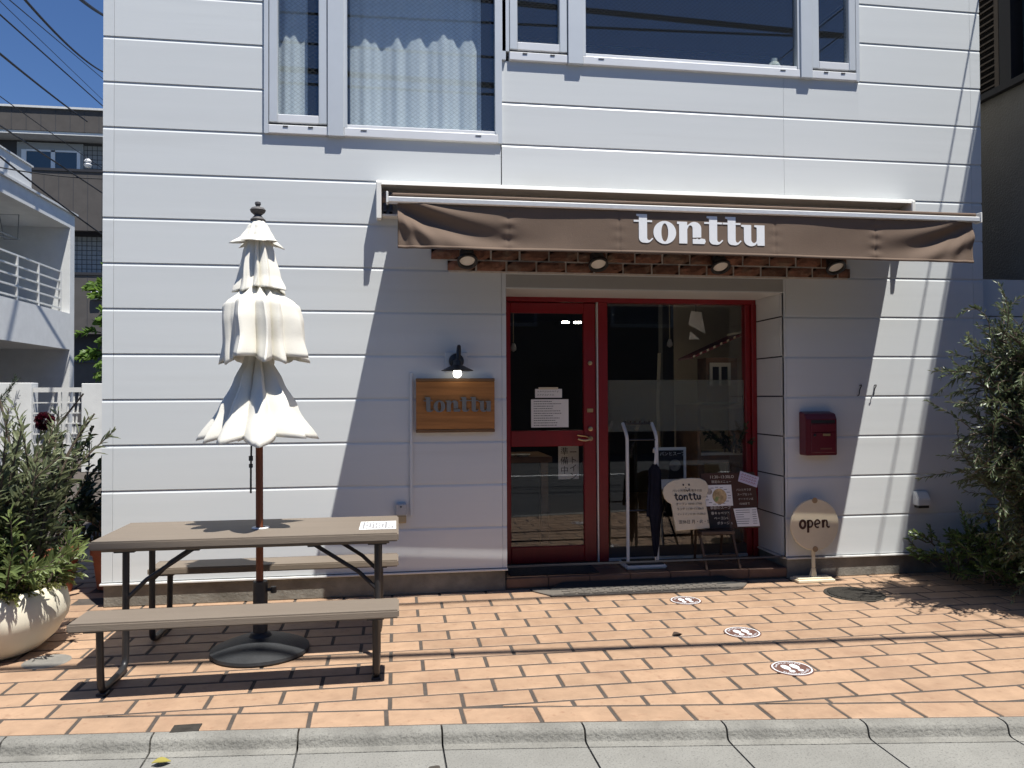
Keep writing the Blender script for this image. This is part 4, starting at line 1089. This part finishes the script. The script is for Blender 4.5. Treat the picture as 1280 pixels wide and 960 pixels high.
# cream bowl planter
CX, CY = -2.72, -1.02
pl = thing('planter', 'big round cream bowl planter at the corner beside the bench', 'planter', (CX, CY, 0))
MB().lathe([(0, 0), (.28, 0), (.33, .02), (.42, .10), (.482, .21), (.492, .27), (.475, .36), (.44, .425), (.425, .435), (.41, .43), (.405, .40), (0, .40)], (CX, CY, .002), 64).build('bowl', M_BOWL, pl, smooth=True)
MB().lathe([(0, .42), (.2, .425), (.406, .408), (.406, .402), (0, .402)], (CX, CY, .002), 32).build('soil', M_SOIL, pl)
ol = thing('oleander_bush', 'tall bush with narrow grey green leaves growing in the cream planter', 'bush', (CX, CY, .41))
st = []; dr = []; ln = []
for k in range(84):
    a = rng.random()*2*math.pi; r = .30*math.sqrt(rng.random()); lean = rng.uniform(.02, .30)
    st.append((CX+r*math.cos(a), CY+r*math.sin(a), .41+.25*rng.random())); dr.append((math.cos(a)*lean, math.sin(a)*lean, 1)); ln.append(rng.uniform(.4, .95) if k % 3 else rng.uniform(.85, 1.35))
arr, T, lines = shoots(st, dr, ln, 56, .135, .031, 1.05, .32, -.05)
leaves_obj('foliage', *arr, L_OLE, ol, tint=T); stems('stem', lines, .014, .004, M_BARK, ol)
# a few bare brown twigs
st = [(CX+.12, CY+.05, .45), (CX+.2, CY-.1, .5), (CX-.1, CY, .5)]
_, _, lines = shoots(st, [(.25, 0, 1), (.15, .1, 1), (.3, .2, 1)], [1.25, 1.3, 1.4], 1, .1, .02, .5, .3); stems('twig', lines, .016, .006, M_BARK, ol)
nb = thing('fresh_bush', 'lower bush of fresh green pointed leaves at the front of the planter', 'bush', (CX+.2, CY-.15, .42))
st = []; dr = []; ln = []
for k in range(34):
    a = rng.uniform(-2.6, .9); r = .3*math.sqrt(rng.random())
    st.append((CX+.1+r*math.cos(a), CY-.02+r*math.sin(a), .41)); dr.append((math.cos(a)*.5+.05, math.sin(a)*.6, 1)); ln.append(rng.uniform(.28, .62))
arr, T, lines = shoots(st, dr, ln, 60, .12, .034, 1.1, .5, -.2)
leaves_obj('foliage', *arr, L_OLEN, nb, tint=T); stems('stem', lines, .01, .003, M_BARK, nb)
ms = thing('ground_cover', 'tiny yellow green creeping plant spilling over the rim of the cream planter', 'plant', (CX+.2, CY-.2, .43))
st = []; dr = []; ln = []
for k in range(150):
    a = rng.uniform(-2.2, .9); r = rng.uniform(.22, .42)
    st.append((CX+r*math.cos(a), CY+r*math.sin(a), .42)); dr.append((math.cos(a)*.8, math.sin(a)*.8, .7)); ln.append(rng.uniform(.06, .17))
arr, T, lines = shoots(st, dr, ln, 170, .028, .016, 1.0, .6, -1.2); leaves_obj('foliage', *arr, L_MOSS, ms, tint=T); stems('stem', lines, .003, .002, M_BARK, ms)
# dark red flower head
fl = thing('dark_red_flower', 'round dark red flower head above the grey green bush', 'flower', (-2.49, -.75, 1.2))
P = []; D = []; U = []
for k in range(70):
    v = rng.normal(size=3); v /= np.linalg.norm(v); P.append(np.array((-2.487, -.72, 1.535))+v*.02); D.append(v); U.append(rng.normal(size=3))
leaves_obj('petals', np.array(P), np.array(D), np.array(U), np.full(70, .055), np.full(70, .05), leafmat('petal_dark_red', (.03, .002, .006), (.09, .006, .014), .15), fl, kind=None)
MB().tube([(-2.50, -.75, .6), (-2.48, -.72, 1.0), (-2.487, -.72, 1.53)], .006, 5).build('stem', M_BARK, fl)

def pot(name, x, y, r, h, label):
    p = thing(name, label, 'pot', (x, y, 0))
    MB().lathe([(0, 0), (r*.72, 0), (r*.95, h*.84), (r*.96, h*.85), (r*1.06, h*.85), (r*1.06, h), (r*.95, h), (r*.9, h*.9), (0, h*.9)], (x, y, .002), 32).build('shell', M_TERRA, p, smooth=True)
    MB().lathe([(0, h*.92), (r*.9, h*.92), (r*.9, h*.9), (0, h*.9)], (x, y, .002), 24).build('soil', M_SOIL, p)
    return p
pot('terracotta_pot', -2.52, .72, .17, .36, 'small terracotta pot standing against the corner of the white building')
pot('terracotta_pot', -3.05, .62, .30, .42, 'wide terracotta pot in the shade behind the cream planter')
def bushy(name, x, y, z, n, h, lean, L_, W_, m, label, per=36, rad=.12, grav=-.2, spread=.9, cat='bush'):
    b = thing(name, label, cat, (x, y, z)); st = []; dr = []; ln = []
    for k in range(n):
        a = rng.random()*6.283; st.append((x+rad*rng.random()*math.cos(a), y+rad*rng.random()*math.sin(a), z)); dr.append((math.cos(a)*lean*rng.random(), math.sin(a)*lean*rng.random(), 1)); ln.append(h*rng.uniform(.45, 1))
    arr, T, lines = shoots(st, dr, ln, per, L_, W_, spread, .5, grav); leaves_obj('foliage', *arr, m, b, tint=T); stems('stem', lines, .012, .004, M_BARK, b)
    return b
bushy('dark_shrub', -2.55, .72, .33, 15, .95, .55, .12, .075, L_DARK, 'dark broad leaved shrub in the small pot by the building corner', 26)
bushy('dark_shrub', -3.05, .62, .4, 26, 1.15, .7, .11, .05, L_DARK, 'dark leafy shrub in the wide terracotta pot behind the planter', 40, .22)

# olive tree and shrub on the right
OX, OY = 5.22, -1.3
ot = thing('olive_tree', 'olive tree with small grey green leaves at the right end of the terrace', 'tree', (OX, OY, 0))
MB().tube([(OX+.05, OY, 0), (OX+.02, OY+.02, .5), (OX-.04, OY, 1.0), (OX-.08, OY+.05, 1.5), (OX-.14, OY, 2.0)], [.05, .018], 9, smoothpath=1).build('trunk', M_BARK, ot, smooth=True)
st = []; dr = []; ln = []; limbs = []
for k in range(120):
    z = rng.uniform(.35, 1.92); a = rng.random()*6.283; el = rng.uniform(-.1, .9)
    if k < 26: a = math.pi+rng.normal()*.55
    base = np.array((OX-.04*z, OY, z)); R_ = rng.uniform(.25, .66)*(1.12-.28*abs(z-1.3)); d = np.array((math.cos(a), math.sin(a)*.55, el))
    tip = base+d*R_; limbs.append([base, base+d*R_*.35+np.array((0, 0, .02)), base+d*R_*.7+np.array((0, 0, .06)), tip])
    for j in range(9):
        t = rng.uniform(.25, 1); q = base+d*R_*t
        st.append(q+rng.normal(size=3)*.04); dr.append(d*rng.uniform(.4, 1.2)+rng.normal(size=3)*.8+np.array((0, 0, .35))); ln.append(rng.uniform(.18, .52))
for (z, dx, dz, L_) in ((1.95, -1.0, -.05, .62), (1.65, -.9, .1, .5), (1.35, -1, 0.05, .45), (2.1, -.6, .7, .4), (2.15, .2, 1, .4), (1.85, -1, .25, .6)):
    for j in range(3):
        st.append(np.array((OX-.46, OY+.05+rng.normal()*.12, z+rng.normal()*.04))); dr.append((dx, rng.normal()*.25, dz+rng.normal()*.12)); ln.append(L_*rng.uniform(.7, 1.1))
arr, T, lines = shoots(st, dr, ln, 66, .068, .0195, .95, .8, -.1, start=.02)
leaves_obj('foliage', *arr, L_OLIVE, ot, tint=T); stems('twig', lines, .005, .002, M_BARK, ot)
mb = MB()
for l in limbs: mb.tube([tuple(q) for q in l], [.016, .006], 6, cap=False)
mb.build('limb', M_BARK, ot, smooth=True)
gs = thing('green_shrub', 'low glossy green shrub under the olive tree at the wall', 'bush', (5.35, -.55, 0)); st = []; dr = []; ln = []
for k in range(150):
    x = rng.uniform(4.85, 5.9); y = rng.uniform(-.95, -.12); a = rng.random()*6.283
    st.append((x, y, .02+.3*rng.random())); dr.append((math.cos(a)*.8-.35, math.sin(a)*.8-.1, rng.uniform(.4, 1.3))); ln.append(rng.uniform(.25, .62)*(.65+.35*(x-4.9)))
arr, T, lines = shoots(st, dr, ln, 64, .075, .028, .85, .5, -.2)
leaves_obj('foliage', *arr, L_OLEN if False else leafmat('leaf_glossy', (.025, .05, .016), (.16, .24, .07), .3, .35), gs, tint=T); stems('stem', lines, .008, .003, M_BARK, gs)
# ground litter of cut leaves under the shrub is left to the shrub's lowest shoots

# ------------------------------------------------------------------ houses around
# white house on the left with a recessed balcony, its long face along the lane
wh = thing('white_house', 'white two storey house with recessed balcony along the lane', 'house', (-11, 14, 0))
HX, DEP = -9.6, 2.4
def HB(nm, y0, y1, z0, z1, x0=None, x1=None, m=None): return B(nm, m or M_STUCW, wh, x0 if x0 is not None else HX-DEP, x1 if x1 is not None else HX, y0, y1, z0, z1)
HB('roof', 5, 18.21, 6.78, 7.2); HB('roof_edge', 4.9, 18.3, 7.2, 7.26, HX-DEP, HX+.07, M_FLASH)
HB('parapet', 5, 15.42, 7.26, 7.86); HB('parapet_cap', 4.95, 15.45, 7.86, 7.9, HX-DEP, HX+.04, M_FLASH)
HB('end_wall', 17.89, 18.2, 0, 6.78); HB('balcony_parapet', 5, 17.89, 3.15, 4.22, HX-.25, HX)
HB('balcony_floor', 5, 17.89, 3.15, 3.7, HX-DEP, HX-.25)
HB('back_wall', 5, 18.2, 0, 6.78, HX-DEP-.3, HX-DEP)
HB('front_wall', 5, 12.9, 0, 6.78, HX-.3, HX)
gd = HB('glass_door', 12.4, 15.6, 3.75, 6.3, HX-DEP, HX-DEP+.05, M_BGLASS)
B('frame', M_BFRAME, gd, HX-DEP+.05, HX-DEP+.1, 15.5, 15.62, 3.75, 6.3); B('frame', M_BFRAME, gd, HX-DEP+.05, HX-DEP+.1, 14.0, 14.1, 3.75, 6.3)
gd = HB('glass_door', 12.4, 15.2, .1, 2.9, HX-DEP, HX-DEP+.05, M_BGLASS); B('frame', M_BFRAME, gd, HX-DEP+.05, HX-DEP+.1, 15.1, 15.22, .1, 2.9)
rail = link('balcony_rail', None, wh, (HX-.1, 15, 4.2))
for z in (5.40, 5.12, 4.86, 4.6, 4.33): B('bar', M_STW, rail, HX-.12, HX-.07, 12.9, 17.45, z-.022, z+.022)
for y in (13.7, 14.85, 16.05, 17.43): B('post', M_STW, rail, HX-.125, HX-.065, y-.03, y+.03, 4.22, 5.42)
mb = MB()
for dy in (0, .9):
    mb.tube([(HX-1.2, 16.3, 6.78), (HX-1.2+.1, 16.35, 6.1)], .012, 5); mb.tube([(HX-.7, 16.3, 6.78), (HX-.75, 16.35, 6.1)], .012, 5)
mb.tube([(HX-1.2, 16.3, 6.78), (HX-.7, 16.3, 6.78)], .012, 5); mb.tube([(HX-1.1, 16.35, 6.1), (HX-.75, 16.35, 6.1)], .012, 5)
mb.build('drying_bracket', M_BFRAME, wh)
for x in (HX-1.05, HX-.8): MB().tube([(x, 12.8, 6.12), (x, 16.6, 6.14)], .018, 6).build('drying_pole', M_BFRAME, wh)

# gate and its piers across the front of that house
def pier(x0, x1, y0, y1, h, label):
    o = B('gate_pier', M_STUCW, None, x0, x1, y0, y1, 0, h, .01); tag(o, label, 'wall')
pier(-10.2, -8.27, 12.4, 12.75, 2.06, 'low white rendered wall on the house side of the white gate')
pier(-7.16, -6.2, 12.3, 13.2, 2.04, 'white rendered pier where the gate meets the white building')
gt = thing('gate', 'white metal gate with slanting bars between two white piers', 'gate', (-7.7, 12.5, 0))
B('top_rail', M_STW, gt, -8.26, -7.17, 12.48, 12.54, 1.84, 1.95)
for x in (-7.70, -7.20): B('stile', M_STW, gt, x-.03, x+.03, 12.475, 12.545, .3, 1.84)
for z in (1.6, 1.36, 1.12, .88, .64, .4): B('bar', M_STW, gt, -8.26, -7.17, 12.49, 12.52, z-.014, z+.014)
for x0, x1 in ((-8.2, -7.82), (-7.95, -7.84), (-7.8, -7.74), (-7.62, -7.5), (-7.45, -7.40), (-7.42, -7.28)):
    MB().tube([(x0, 12.53, .5), (x1, 12.53, 1.84)], .022, 6).build('slanting_bar', M_STW, gt)

# brown clad apartment block behind
bb = thing('brown_building', 'dark brown clad apartment block with tiled balconies behind the white house', 'building', (-24, 46, 0))
YB = 45
B('main_wall', M_BROWNW, bb, -48, -8, YB+1.6, YB+14, 0, 19)
B('roof_parapet', M_BROWNW, bb, -48, -8, YB, YB+14.2, 18.45, 19.85)
B('parapet_cap', M_FLASH, bb, -48.1, -7.9, YB-.12, YB+14.3, 19.85, 19.98)
B('soffit', M_STUCW, bb, -48, -8, YB+.05, YB+1.6, 18.25, 18.44)
for zt in (15.95, 9.45):
    q = B('balcony_band', M_BROWNW, bb, -48, -8, YB, YB+.4, zt-3.7, zt)
    B('coping', M_FRD, bb, -48, -8, YB-.06, YB+.46, zt, zt+.16)
    for k in range(13): B('joint', M_DARK, q, -26+k*.85, -25.97+k*.85, YB-.012, YB, zt-3.65, zt-.02)
for k in range(14): B('joint', M_DARK, bb, -26.2+k*.85, -26.17+k*.85, YB-.012, YB, 18.5, 19.8)
# grid of grey wall tiles at the recessed wall, seen above each balcony
gw = B('tiled_wall', M_DARK, bb, -26, -15, YB+1.45, YB+1.58, 4, 18.2)
tm = None
for zr in ((16.1, 18.15), (9.6, 12.2)):
    z = zr[0]
    while z < zr[1]:
        x = -19.9 if zr[0] > 15 else -20.5
        while x < -17.6:
            if tm is None: o = MB().box(-.13, .13, -.03, 0, -.13, .13).build('wall_tile', M_GRIDT, gw, loc=(x, YB+1.45, z)); tm = o.data
            else: link('wall_tile', tm, gw, (x, YB+1.45, z))
            x += .3
        z += .3
w = B('window', M_BFRAME, bb, -23.9, -19.95, YB+1.3, YB+1.44, 15.9, 18.1)
B('pane', M_BGLASS, w, -23.3, -21.85, YB+1.24, YB+1.3, 16.0, 17.5); B('pane', M_BGLASS, w, -21.6, -20.3, YB+1.24, YB+1.3, 16.0, 17.5)
B('stile', M_ALUW, w, -21.85, -21.6, YB+1.2, YB+1.3, 15.95, 17.6); B('stile', M_ALUW, w, -20.3, -20.1, YB+1.2, YB+1.3, 15.95, 17.6); B('stile', M_ALUW, w, -23.6, -23.3, YB+1.2, YB+1.3, 15.95, 17.6)
B('rail', M_ALUW, w, -23.3, -20.3, YB+1.2, YB+1.3, 17.5, 17.62)
o = B('wall_light', M_PORC, bb, -18.9, -18.3, YB-.3, YB, 7.9, 8.5, .05)
# trees in the gap
def tree(x, y, h, cr, n, m, label, L_=.34):
    t = thing('garden_tree', label, 'tree', (x, y, 0))
    MB().tube([(x, y, 0), (x+.1, y, h*.4), (x, y+.1, h*.8)], [.12, .04], 7).build('trunk', M_BARK, t, smooth=True)
    st = []; dr = []; ln = []
    for k in range(n):
        v = rng.normal(size=3); v /= np.linalg.norm(v); r = cr*rng.uniform(.3, 1)
        st.append((x+v[0]*r*.75, y+v[1]*r*.75, h*.62+v[2]*h*.36)); dr.append(v+np.array((0, 0, .2))); ln.append(rng.uniform(.3, .8))
    arr, T, lines = shoots(st, dr, ln, 26, L_, L_*.55, .9, .5, -.3); leaves_obj('crown', *arr, m, t, tint=T); stems('limb', lines, .02, .008, M_BARK, t)
tree(-8.7, 20.8, 6.2, 1.5, 150, L_TREE, 'bright green tree beyond the white house in the gap by the building')
tree(-8.2, 24, 3.6, 2.0, 150, L_DARK, 'dark leafy tree low behind the white gate')
bushy('small_pine', -8.9, 12.0, 1.4, 9, 1.0, 1.3, .14, .025, L_DARK, 'small wispy pine leaning over the low white wall', 60, .1, .1)

# beige neighbour on the right
nb2 = thing('beige_house', 'beige stucco neighbouring house in shade with brown louvred shutter', 'house', (9, 3, 0))
NX = 6.6
B('side_wall', M_STUCB, nb2, NX, 14, -3.3, 12, 0, 5.0); B('side_wall', M_STUCB, nb2, NX, 14, -3.3, .3, 5.0, 8.2); B('side_wall', M_STUCB, nb2, NX, 14, 2.8, 12, 5.0, 8.2)
B('upper_wall', M_STUCB, nb2, NX, 14, .3, 2.8, 6.9, 8.2); B('roof', M_BROWNW, nb2, NX-.18, 14.2, -4.2, 12.2, 8.2, 8.42)
w = link('window', None, nb2, (NX, 1.2, 5)); B('sill', M_FRD, w, NX-.07, NX+.3, .3, 2.8, 5.0, 5.07); B('jamb', M_FRD, w, NX-.03, NX+.3, .3, .5, 5.07, 6.9)
B('pane', M_BGLASS, w, NX+.12, NX+.15, .5, .82, 5.07, 6.9); B('mullion', M_FRD, w, NX-.03, NX+.2, .70, .86, 5.07, 6.9); B('backing', M_FRD, w, NX+.2, NX+.3, .3, 2.8, 5.07, 6.9)
for k in range(24):
    z = 5.12+k*.074
    MB().hexa([(NX-.02, .88, z), (NX-.02, 2.6, z), (NX+.05, 2.6, z+.03), (NX+.05, .88, z+.03), (NX-.02, .88, z+.018), (NX-.02, 2.6, z+.018), (NX+.05, 2.6, z+.048), (NX+.05, .88, z+.048)]).build('louvre', M_SHUT, w)
B('shutter_stile', M_SHUT, w, NX-.03, NX+.06, .87, .93, 5.08, 6.9)
fc = thing('side_screen', 'pale panelled screen closing the gap beside the white building', 'fence', (6.1, .14, 0))
for k in range(8): B('panel', M_SID, fc, XR+.03, NX-.01, .12, .16, 2.828-.37*(k+1)+.006, 2.828-.37*k-.006 if k else 2.822)
B('post', M_TRIM, fc, XR+.004, XR+.028, .1, .18, 0, 2.85)

# houses across the street (seen only in the window reflections)
ac = thing('street_house', 'dim house front across the street mirrored in the shop glass', 'house', (0, -17, 0))
B('front_wall', mat('house_taupe', (.085, .075, .07), .9, var=.08, scale=2), ac, -14, 12, -22, -15, -.08, 6.2)
B('roof', M_BROWNW, ac, -14.4, 12.4, -22.4, -14.5, 6.2, 6.5)
for x in (-10, -6, 2.2, 6.5): 
    q = B('window', M_BFRAME, ac, x, x+2.0, -15, -14.93, 3.8, 5.3); B('pane', M_BGLASS, q, x+.1, x+1.9, -14.93, -14.9, 3.9, 5.2)
B('garage', M_FRD, ac, -3.2, 1.4, -15, -14.94, -.05, 2.9); B('door', M_FRD, ac, 4.2, 5.4, -15, -14.94, -.05, 2.6)
B('garden_wall', M_CONC, ac, -13, -3.4, -14.1, -13.9, -.08, 1.7)

# ------------------------------------------------------------------ cables
def cable(a, b, sag, r, label='black overhead cable above the street', group='overhead street cables'):
    a, b = Vector(a), Vector(b)
    pts = [a.lerp(b, t/24)-Vector((0, 0, sag*4*(t/24)*(1-t/24))) for t in range(25)]
    tag(MB().tube(pts, r, 6).build('overhead_cable', M_CABLE), label, 'cable', group)
# over the street: their shadows cross the terrace, their reflections cross the windows
cable((-25, -2.35, 7.6), (22, -5.2, 7.5), .3, .042); cable((-25, -2.95, 8.3), (22, -2.95, 8.3), .3, .02)
cable((-25, -3.15, 8.6), (22, -3.05, 8.7), .3, .016); cable((-25, -8.6, 9.0), (22, -8.9, 7.9), .35, .06); cable((-25, -9.4, 8.6), (22, -9.4, 8.4), .4, .03)
cable((-25, -9.9, 9.9), (22, -10.1, 9.3), .4, .03); cable((-25, -10.6, 10.2), (22, -10.4, 10.8), .4, .03)
# service drops to the right end of the building: thin shadows on the wall
cable((5.87, .3, 6.75), (5.78, -7, 6.95), .05, .009, 'thin service cable running to the right end of the building', 'service cables'); cable((6.02, .3, 6.55), (5.98, -7, 6.75), .05, .009, 'thin service cable running to the right end of the building', 'service cables')
# cables over the lane on the left
def lane(a, b, r, sag=.0, pre=.8, post=.35):
    a, b = Vector(a), Vector(b); d = b-a
    cable(a-d*pre, b+d*post, sag, r, 'black cable crossing the sky above the lane', 'cables above the lane')
lane((-9.73, 14, 11.25), (-13.02, 30, 14.83), .022); lane((-9.9, 14, 11.75), (-13.02, 30, 15.1), .010); lane((-9.51, 14, 11.63), (-13.02, 30, 16.06), .014)
lane((-8.12, 12, 10.95), (-11.6, 26, 15.13), .030, .55, .5, .4); lane((-6.27, 10, 9.81), (-7.34, 14, 11.44), .035, .05); lane((-8.78, 12, 9.53), (-11.89, 24, 12.45), .028, .1)
lane((-9.71, 14, 8.47), (-10.88, 24, 9.39), .024); lane((-9.24, 13, 7.52), (-8.75, 17, 6.75), .022, .12); lane((-8.77, 12, 6.95), (-6.98, 13, 7.04), .014, .12, .3, .3)
lane((-9.72, 14, 9.25), (-9.9, 20, 9.52), .012, .05, .6, .3)
t = thing('insulator', 'white porcelain insulator hanging on a cable by the brown building', 'insulator', (-9.9, 20, 9.3))
MB().lathe([(0, -.22), (.08, -.2), (.13, -.12), (.06, -.06), (.12, 0), (.05, .08), (0, .1)], (-9.9, 20, 9.4), 14).build('body', M_PORC, t, smooth=True)

# ------------------------------------------------------------------ furniture seen through the glass
dh = thing('toy_house', 'toy house with red striped roof on a shelf inside the shop window', 'toy house', (3.6, 1.3, 1.55))
B('wall', M_INTWOOD, dh, 3.42, 3.88, 1.2, 1.6, 1.56, 2.0); B('porch_post', M_CREAM, dh, 3.94, 3.98, 1.10, 1.14, 1.56, 2.14); B('floor', M_CREAM, dh, 3.30, 4.0, 1.05, 1.62, 1.535, 1.558)
q = link('window', None, dh, (3.6, 1.19, 1.7))
for a in ((3.46, 3.50, 1.72, 1.95), (3.60, 3.63, 1.72, 1.95), (3.73, 3.77, 1.72, 1.95)): B('bar', M_CREAM, q, a[0], a[1], 1.17, 1.198, a[2], a[3])
B('bar', M_CREAM, q, 3.50, 3.60, 1.172, 1.198, 1.91, 1.95); B('bar', M_CREAM, q, 3.63, 3.73, 1.172, 1.198, 1.91, 1.95); B('pane', M_INTD, q, 3.50, 3.73, 1.19, 1.1985, 1.74, 1.91)
M_ROOFR = mat('toy_roof_red', (.14, .015, .02), .6)
rf = MB().hexa([(3.14, 1.02, 1.98), (3.90, 1.02, 2.22), (3.90, 1.65, 2.22), (3.14, 1.65, 1.98), (3.14, 1.02, 2.0), (3.90, 1.02, 2.24), (3.90, 1.65, 2.24), (3.14, 1.65, 2.0)]).build('roof', M_ROOFR, dh)
for k in range(7):
    x = 3.16+k*.1; MB().hexa([(x, 1.0, 1.985+(x-3.14)*.315), (x+.025, 1.0, 1.985+(x-3.115)*.315), (x+.025, 1.018, 1.985+(x-3.115)*.315), (x, 1.018, 1.985+(x-3.14)*.315), (x, 1.0, 2.008+(x-3.14)*.315), (x+.025, 1.0, 2.008+(x-3.115)*.315), (x+.025, 1.018, 2.008+(x-3.115)*.315), (x, 1.018, 2.008+(x-3.14)*.315)]).build('slat', M_CREAM, rf)
B('gable_edge', M_CREAM, dh, 3.90, 3.93, 1.0, 1.66, 2.2, 2.26)
for o in dh.children_recursive:
    if o.type == 'MESH':
        for v in o.data.vertices: v.co = (2.94+(v.co.x-3.14)*.724, .72+(v.co.y-1.0)*.6, 1.60+(v.co.z-1.535)*1.03)
sh = thing('window_shelf', 'tall wooden shelf under the toy house inside the shop window', 'shelf', (3.3, 1.0, .1))
B('board', M_INTWOOD, sh, 2.99, 3.62, .70, 1.34, 1.56, 1.595)
for x in (2.99, 3.585): B('side', M_INTWOOD, sh, x, x+.035, .72, 1.32, .1, 1.559)
tbm = thing('side_table', 'wooden table with a pale top behind the shop window', 'table', (3.2, .95, .1))
B('top', M_CREAM, tbm, 3.04, 3.56, .82, 1.2, 1.08, 1.11); B('apron', M_INTWOOD, tbm, 3.06, 3.54, .83, .86, 1.0, 1.079)
for x in (3.06, 3.49):
    for y in (.84, 1.12): B('leg', M_INTWOOD, tbm, x, x+.05, y, y+.05, .1, .999 if y < .9 else 1.079)
ct = thing('counter', 'wooden counter in the dark shop behind the red door', 'counter', (1.3, 2, .1))
B('top', M_INTWOOD, ct, .9, 1.66, 1.5, 2.3, .98, 1.04); B('leg', M_INTWOOD, ct, 1.54, 1.62, 1.52, 1.6, .1, .979); B('front', M_INTD, ct, .95, 1.53, 1.56, 1.6, .1, .979)
for i, x in enumerate((1.2, 1.36)):
    o = MB().lathe([(0, 0), (.05, 0), (.085, .02), (.08, .022), (0, .012)], (x, 1.62, 1.041), 18).build('plate', M_PAPER, smooth=True); tag(o, 'pale plate on the dark wooden counter behind the door', 'plate', 'plates on the counter')
t = thing('hanging_sign', 'white vertical card with Japanese writing seen through the lower door glass', 'sign', (1.66, .72, .8))
B('card', M_PAPER, t, 1.60, 1.81, .90, .905, .86, 1.205)
for k, ch in enumerate('準備中'): text_mesh(ch, .085, M_INK, 'writing', t, (1.62, .898, 1.11-k*.095))
for k, ch in enumerate('ートイン'): text_mesh(ch, .085, M_INK, 'writing', t, (1.71, .898, 1.10-k*.08))
ps2 = thing('poster_frame', 'framed dark poster leaning inside the shop window', 'poster', (2.75, .9, .1))
B('frame', M_PAPER, ps2, 2.58, 2.90, .80, .82, .75, 1.17); B('print', M_INTD, ps2, 2.61, 2.87, .795, .8, .85, 1.14)
text_mesh('パンとスープ', .045, M_PAPER, 'writing', ps2, (2.62, .793, 1.09))
MB().lathe([(0, -.002), (.06, -.002), (.06, 0), (0, 0)], (2.78, .793, .99), 18, 'y').build('dish_print', mat('poster_dish', (.2, .19, .17), .8, var=.4, scale=20), ps2)
ph = thing('paper_mobile', 'folded white paper mobile hanging inside the shop window', 'mobile', (3.05, .88, 2.27))
MB().hexa([(2.96, .86, 2.42), (3.16, .9, 2.33), (3.16, .902, 2.33), (2.96, .862, 2.42), (2.99, .86, 2.56), (3.12, .9, 2.55), (3.12, .902, 2.55), (2.99, .862, 2.56)]).build('sheet', M_PAPER, ph)
MB().prism([(2.97, 2.27), (3.09, 2.27), (2.99, 2.35)], 'y', .88, .884).build('sail', M_PAPER, ph)
MB().tube([(3.05, .88, 2.55), (3.05, .88, 2.9)], .003, 4).build('thread', M_INK, ph)
for i, (x, y, z) in enumerate(((1.22, 1.35, 2.2), (2.92, 1.3, 2.25))):
    pe = thing('pendant_bulb', 'small pale pendant bulb on a cord inside the dark shop', 'lamp', (x, y, z), 'pendant bulbs')
    MB().tube([(x, y, z+.06), (x, y, 2.9)], .005, 5).build('cord', M_CREAM, pe); MB().lathe([(0, -.04), (.03, -.02), (.03, .01), (.015, .05), (0, .06)], (x, y, z), 12).build('bulb', M_PORC, pe, smooth=True)
for x in (2.0, 2.15):
    tag(B('ceiling_lamp', M_INLAMP, None, x, x+.075, 2.47, 2.53, 2.585, 2.60), 'small lit lamp hanging deep inside the dark shop', 'lamp', 'lit ceiling lamps')
bm_ = thing('bamboo_stick', 'pale slender stick leaning inside beside the beige wall', 'stick', (2.9, 1.4, .1)); MB().tube([(2.80, 1.25, .1), (2.77, 1.27, 1.6), (2.80, 1.29, 2.15)], .018, 6).build('stick', M_CREAM, bm_, smooth=True)
bushy('indoor_plant', 3.42, .80, 1.112, 9, .45, 1.4, .07, .035, L_DARK, 'small dark leafy plant on the table inside the shop window', 60, .1, -.3, cat='plant')

# ------------------------------------------------------------------ drawing units to metres
bpy.context.view_layer.update()
done = set()
SCL = Matrix.Scale(K, 4)
for o in list(COL.objects):
    if o.type == 'MESH' and o.data.name not in done:
        done.add(o.data.name); o.data.transform(SCL)
    if o in WT:
        o.location = Vector(o.location)*K
        if o.parent: o.matrix_parent_inverse = Matrix.Translation(o.matrix_parent_inverse.translation*K)
        if o.type == 'EMPTY': o.empty_display_size = .1
bpy.context.view_layer.update()
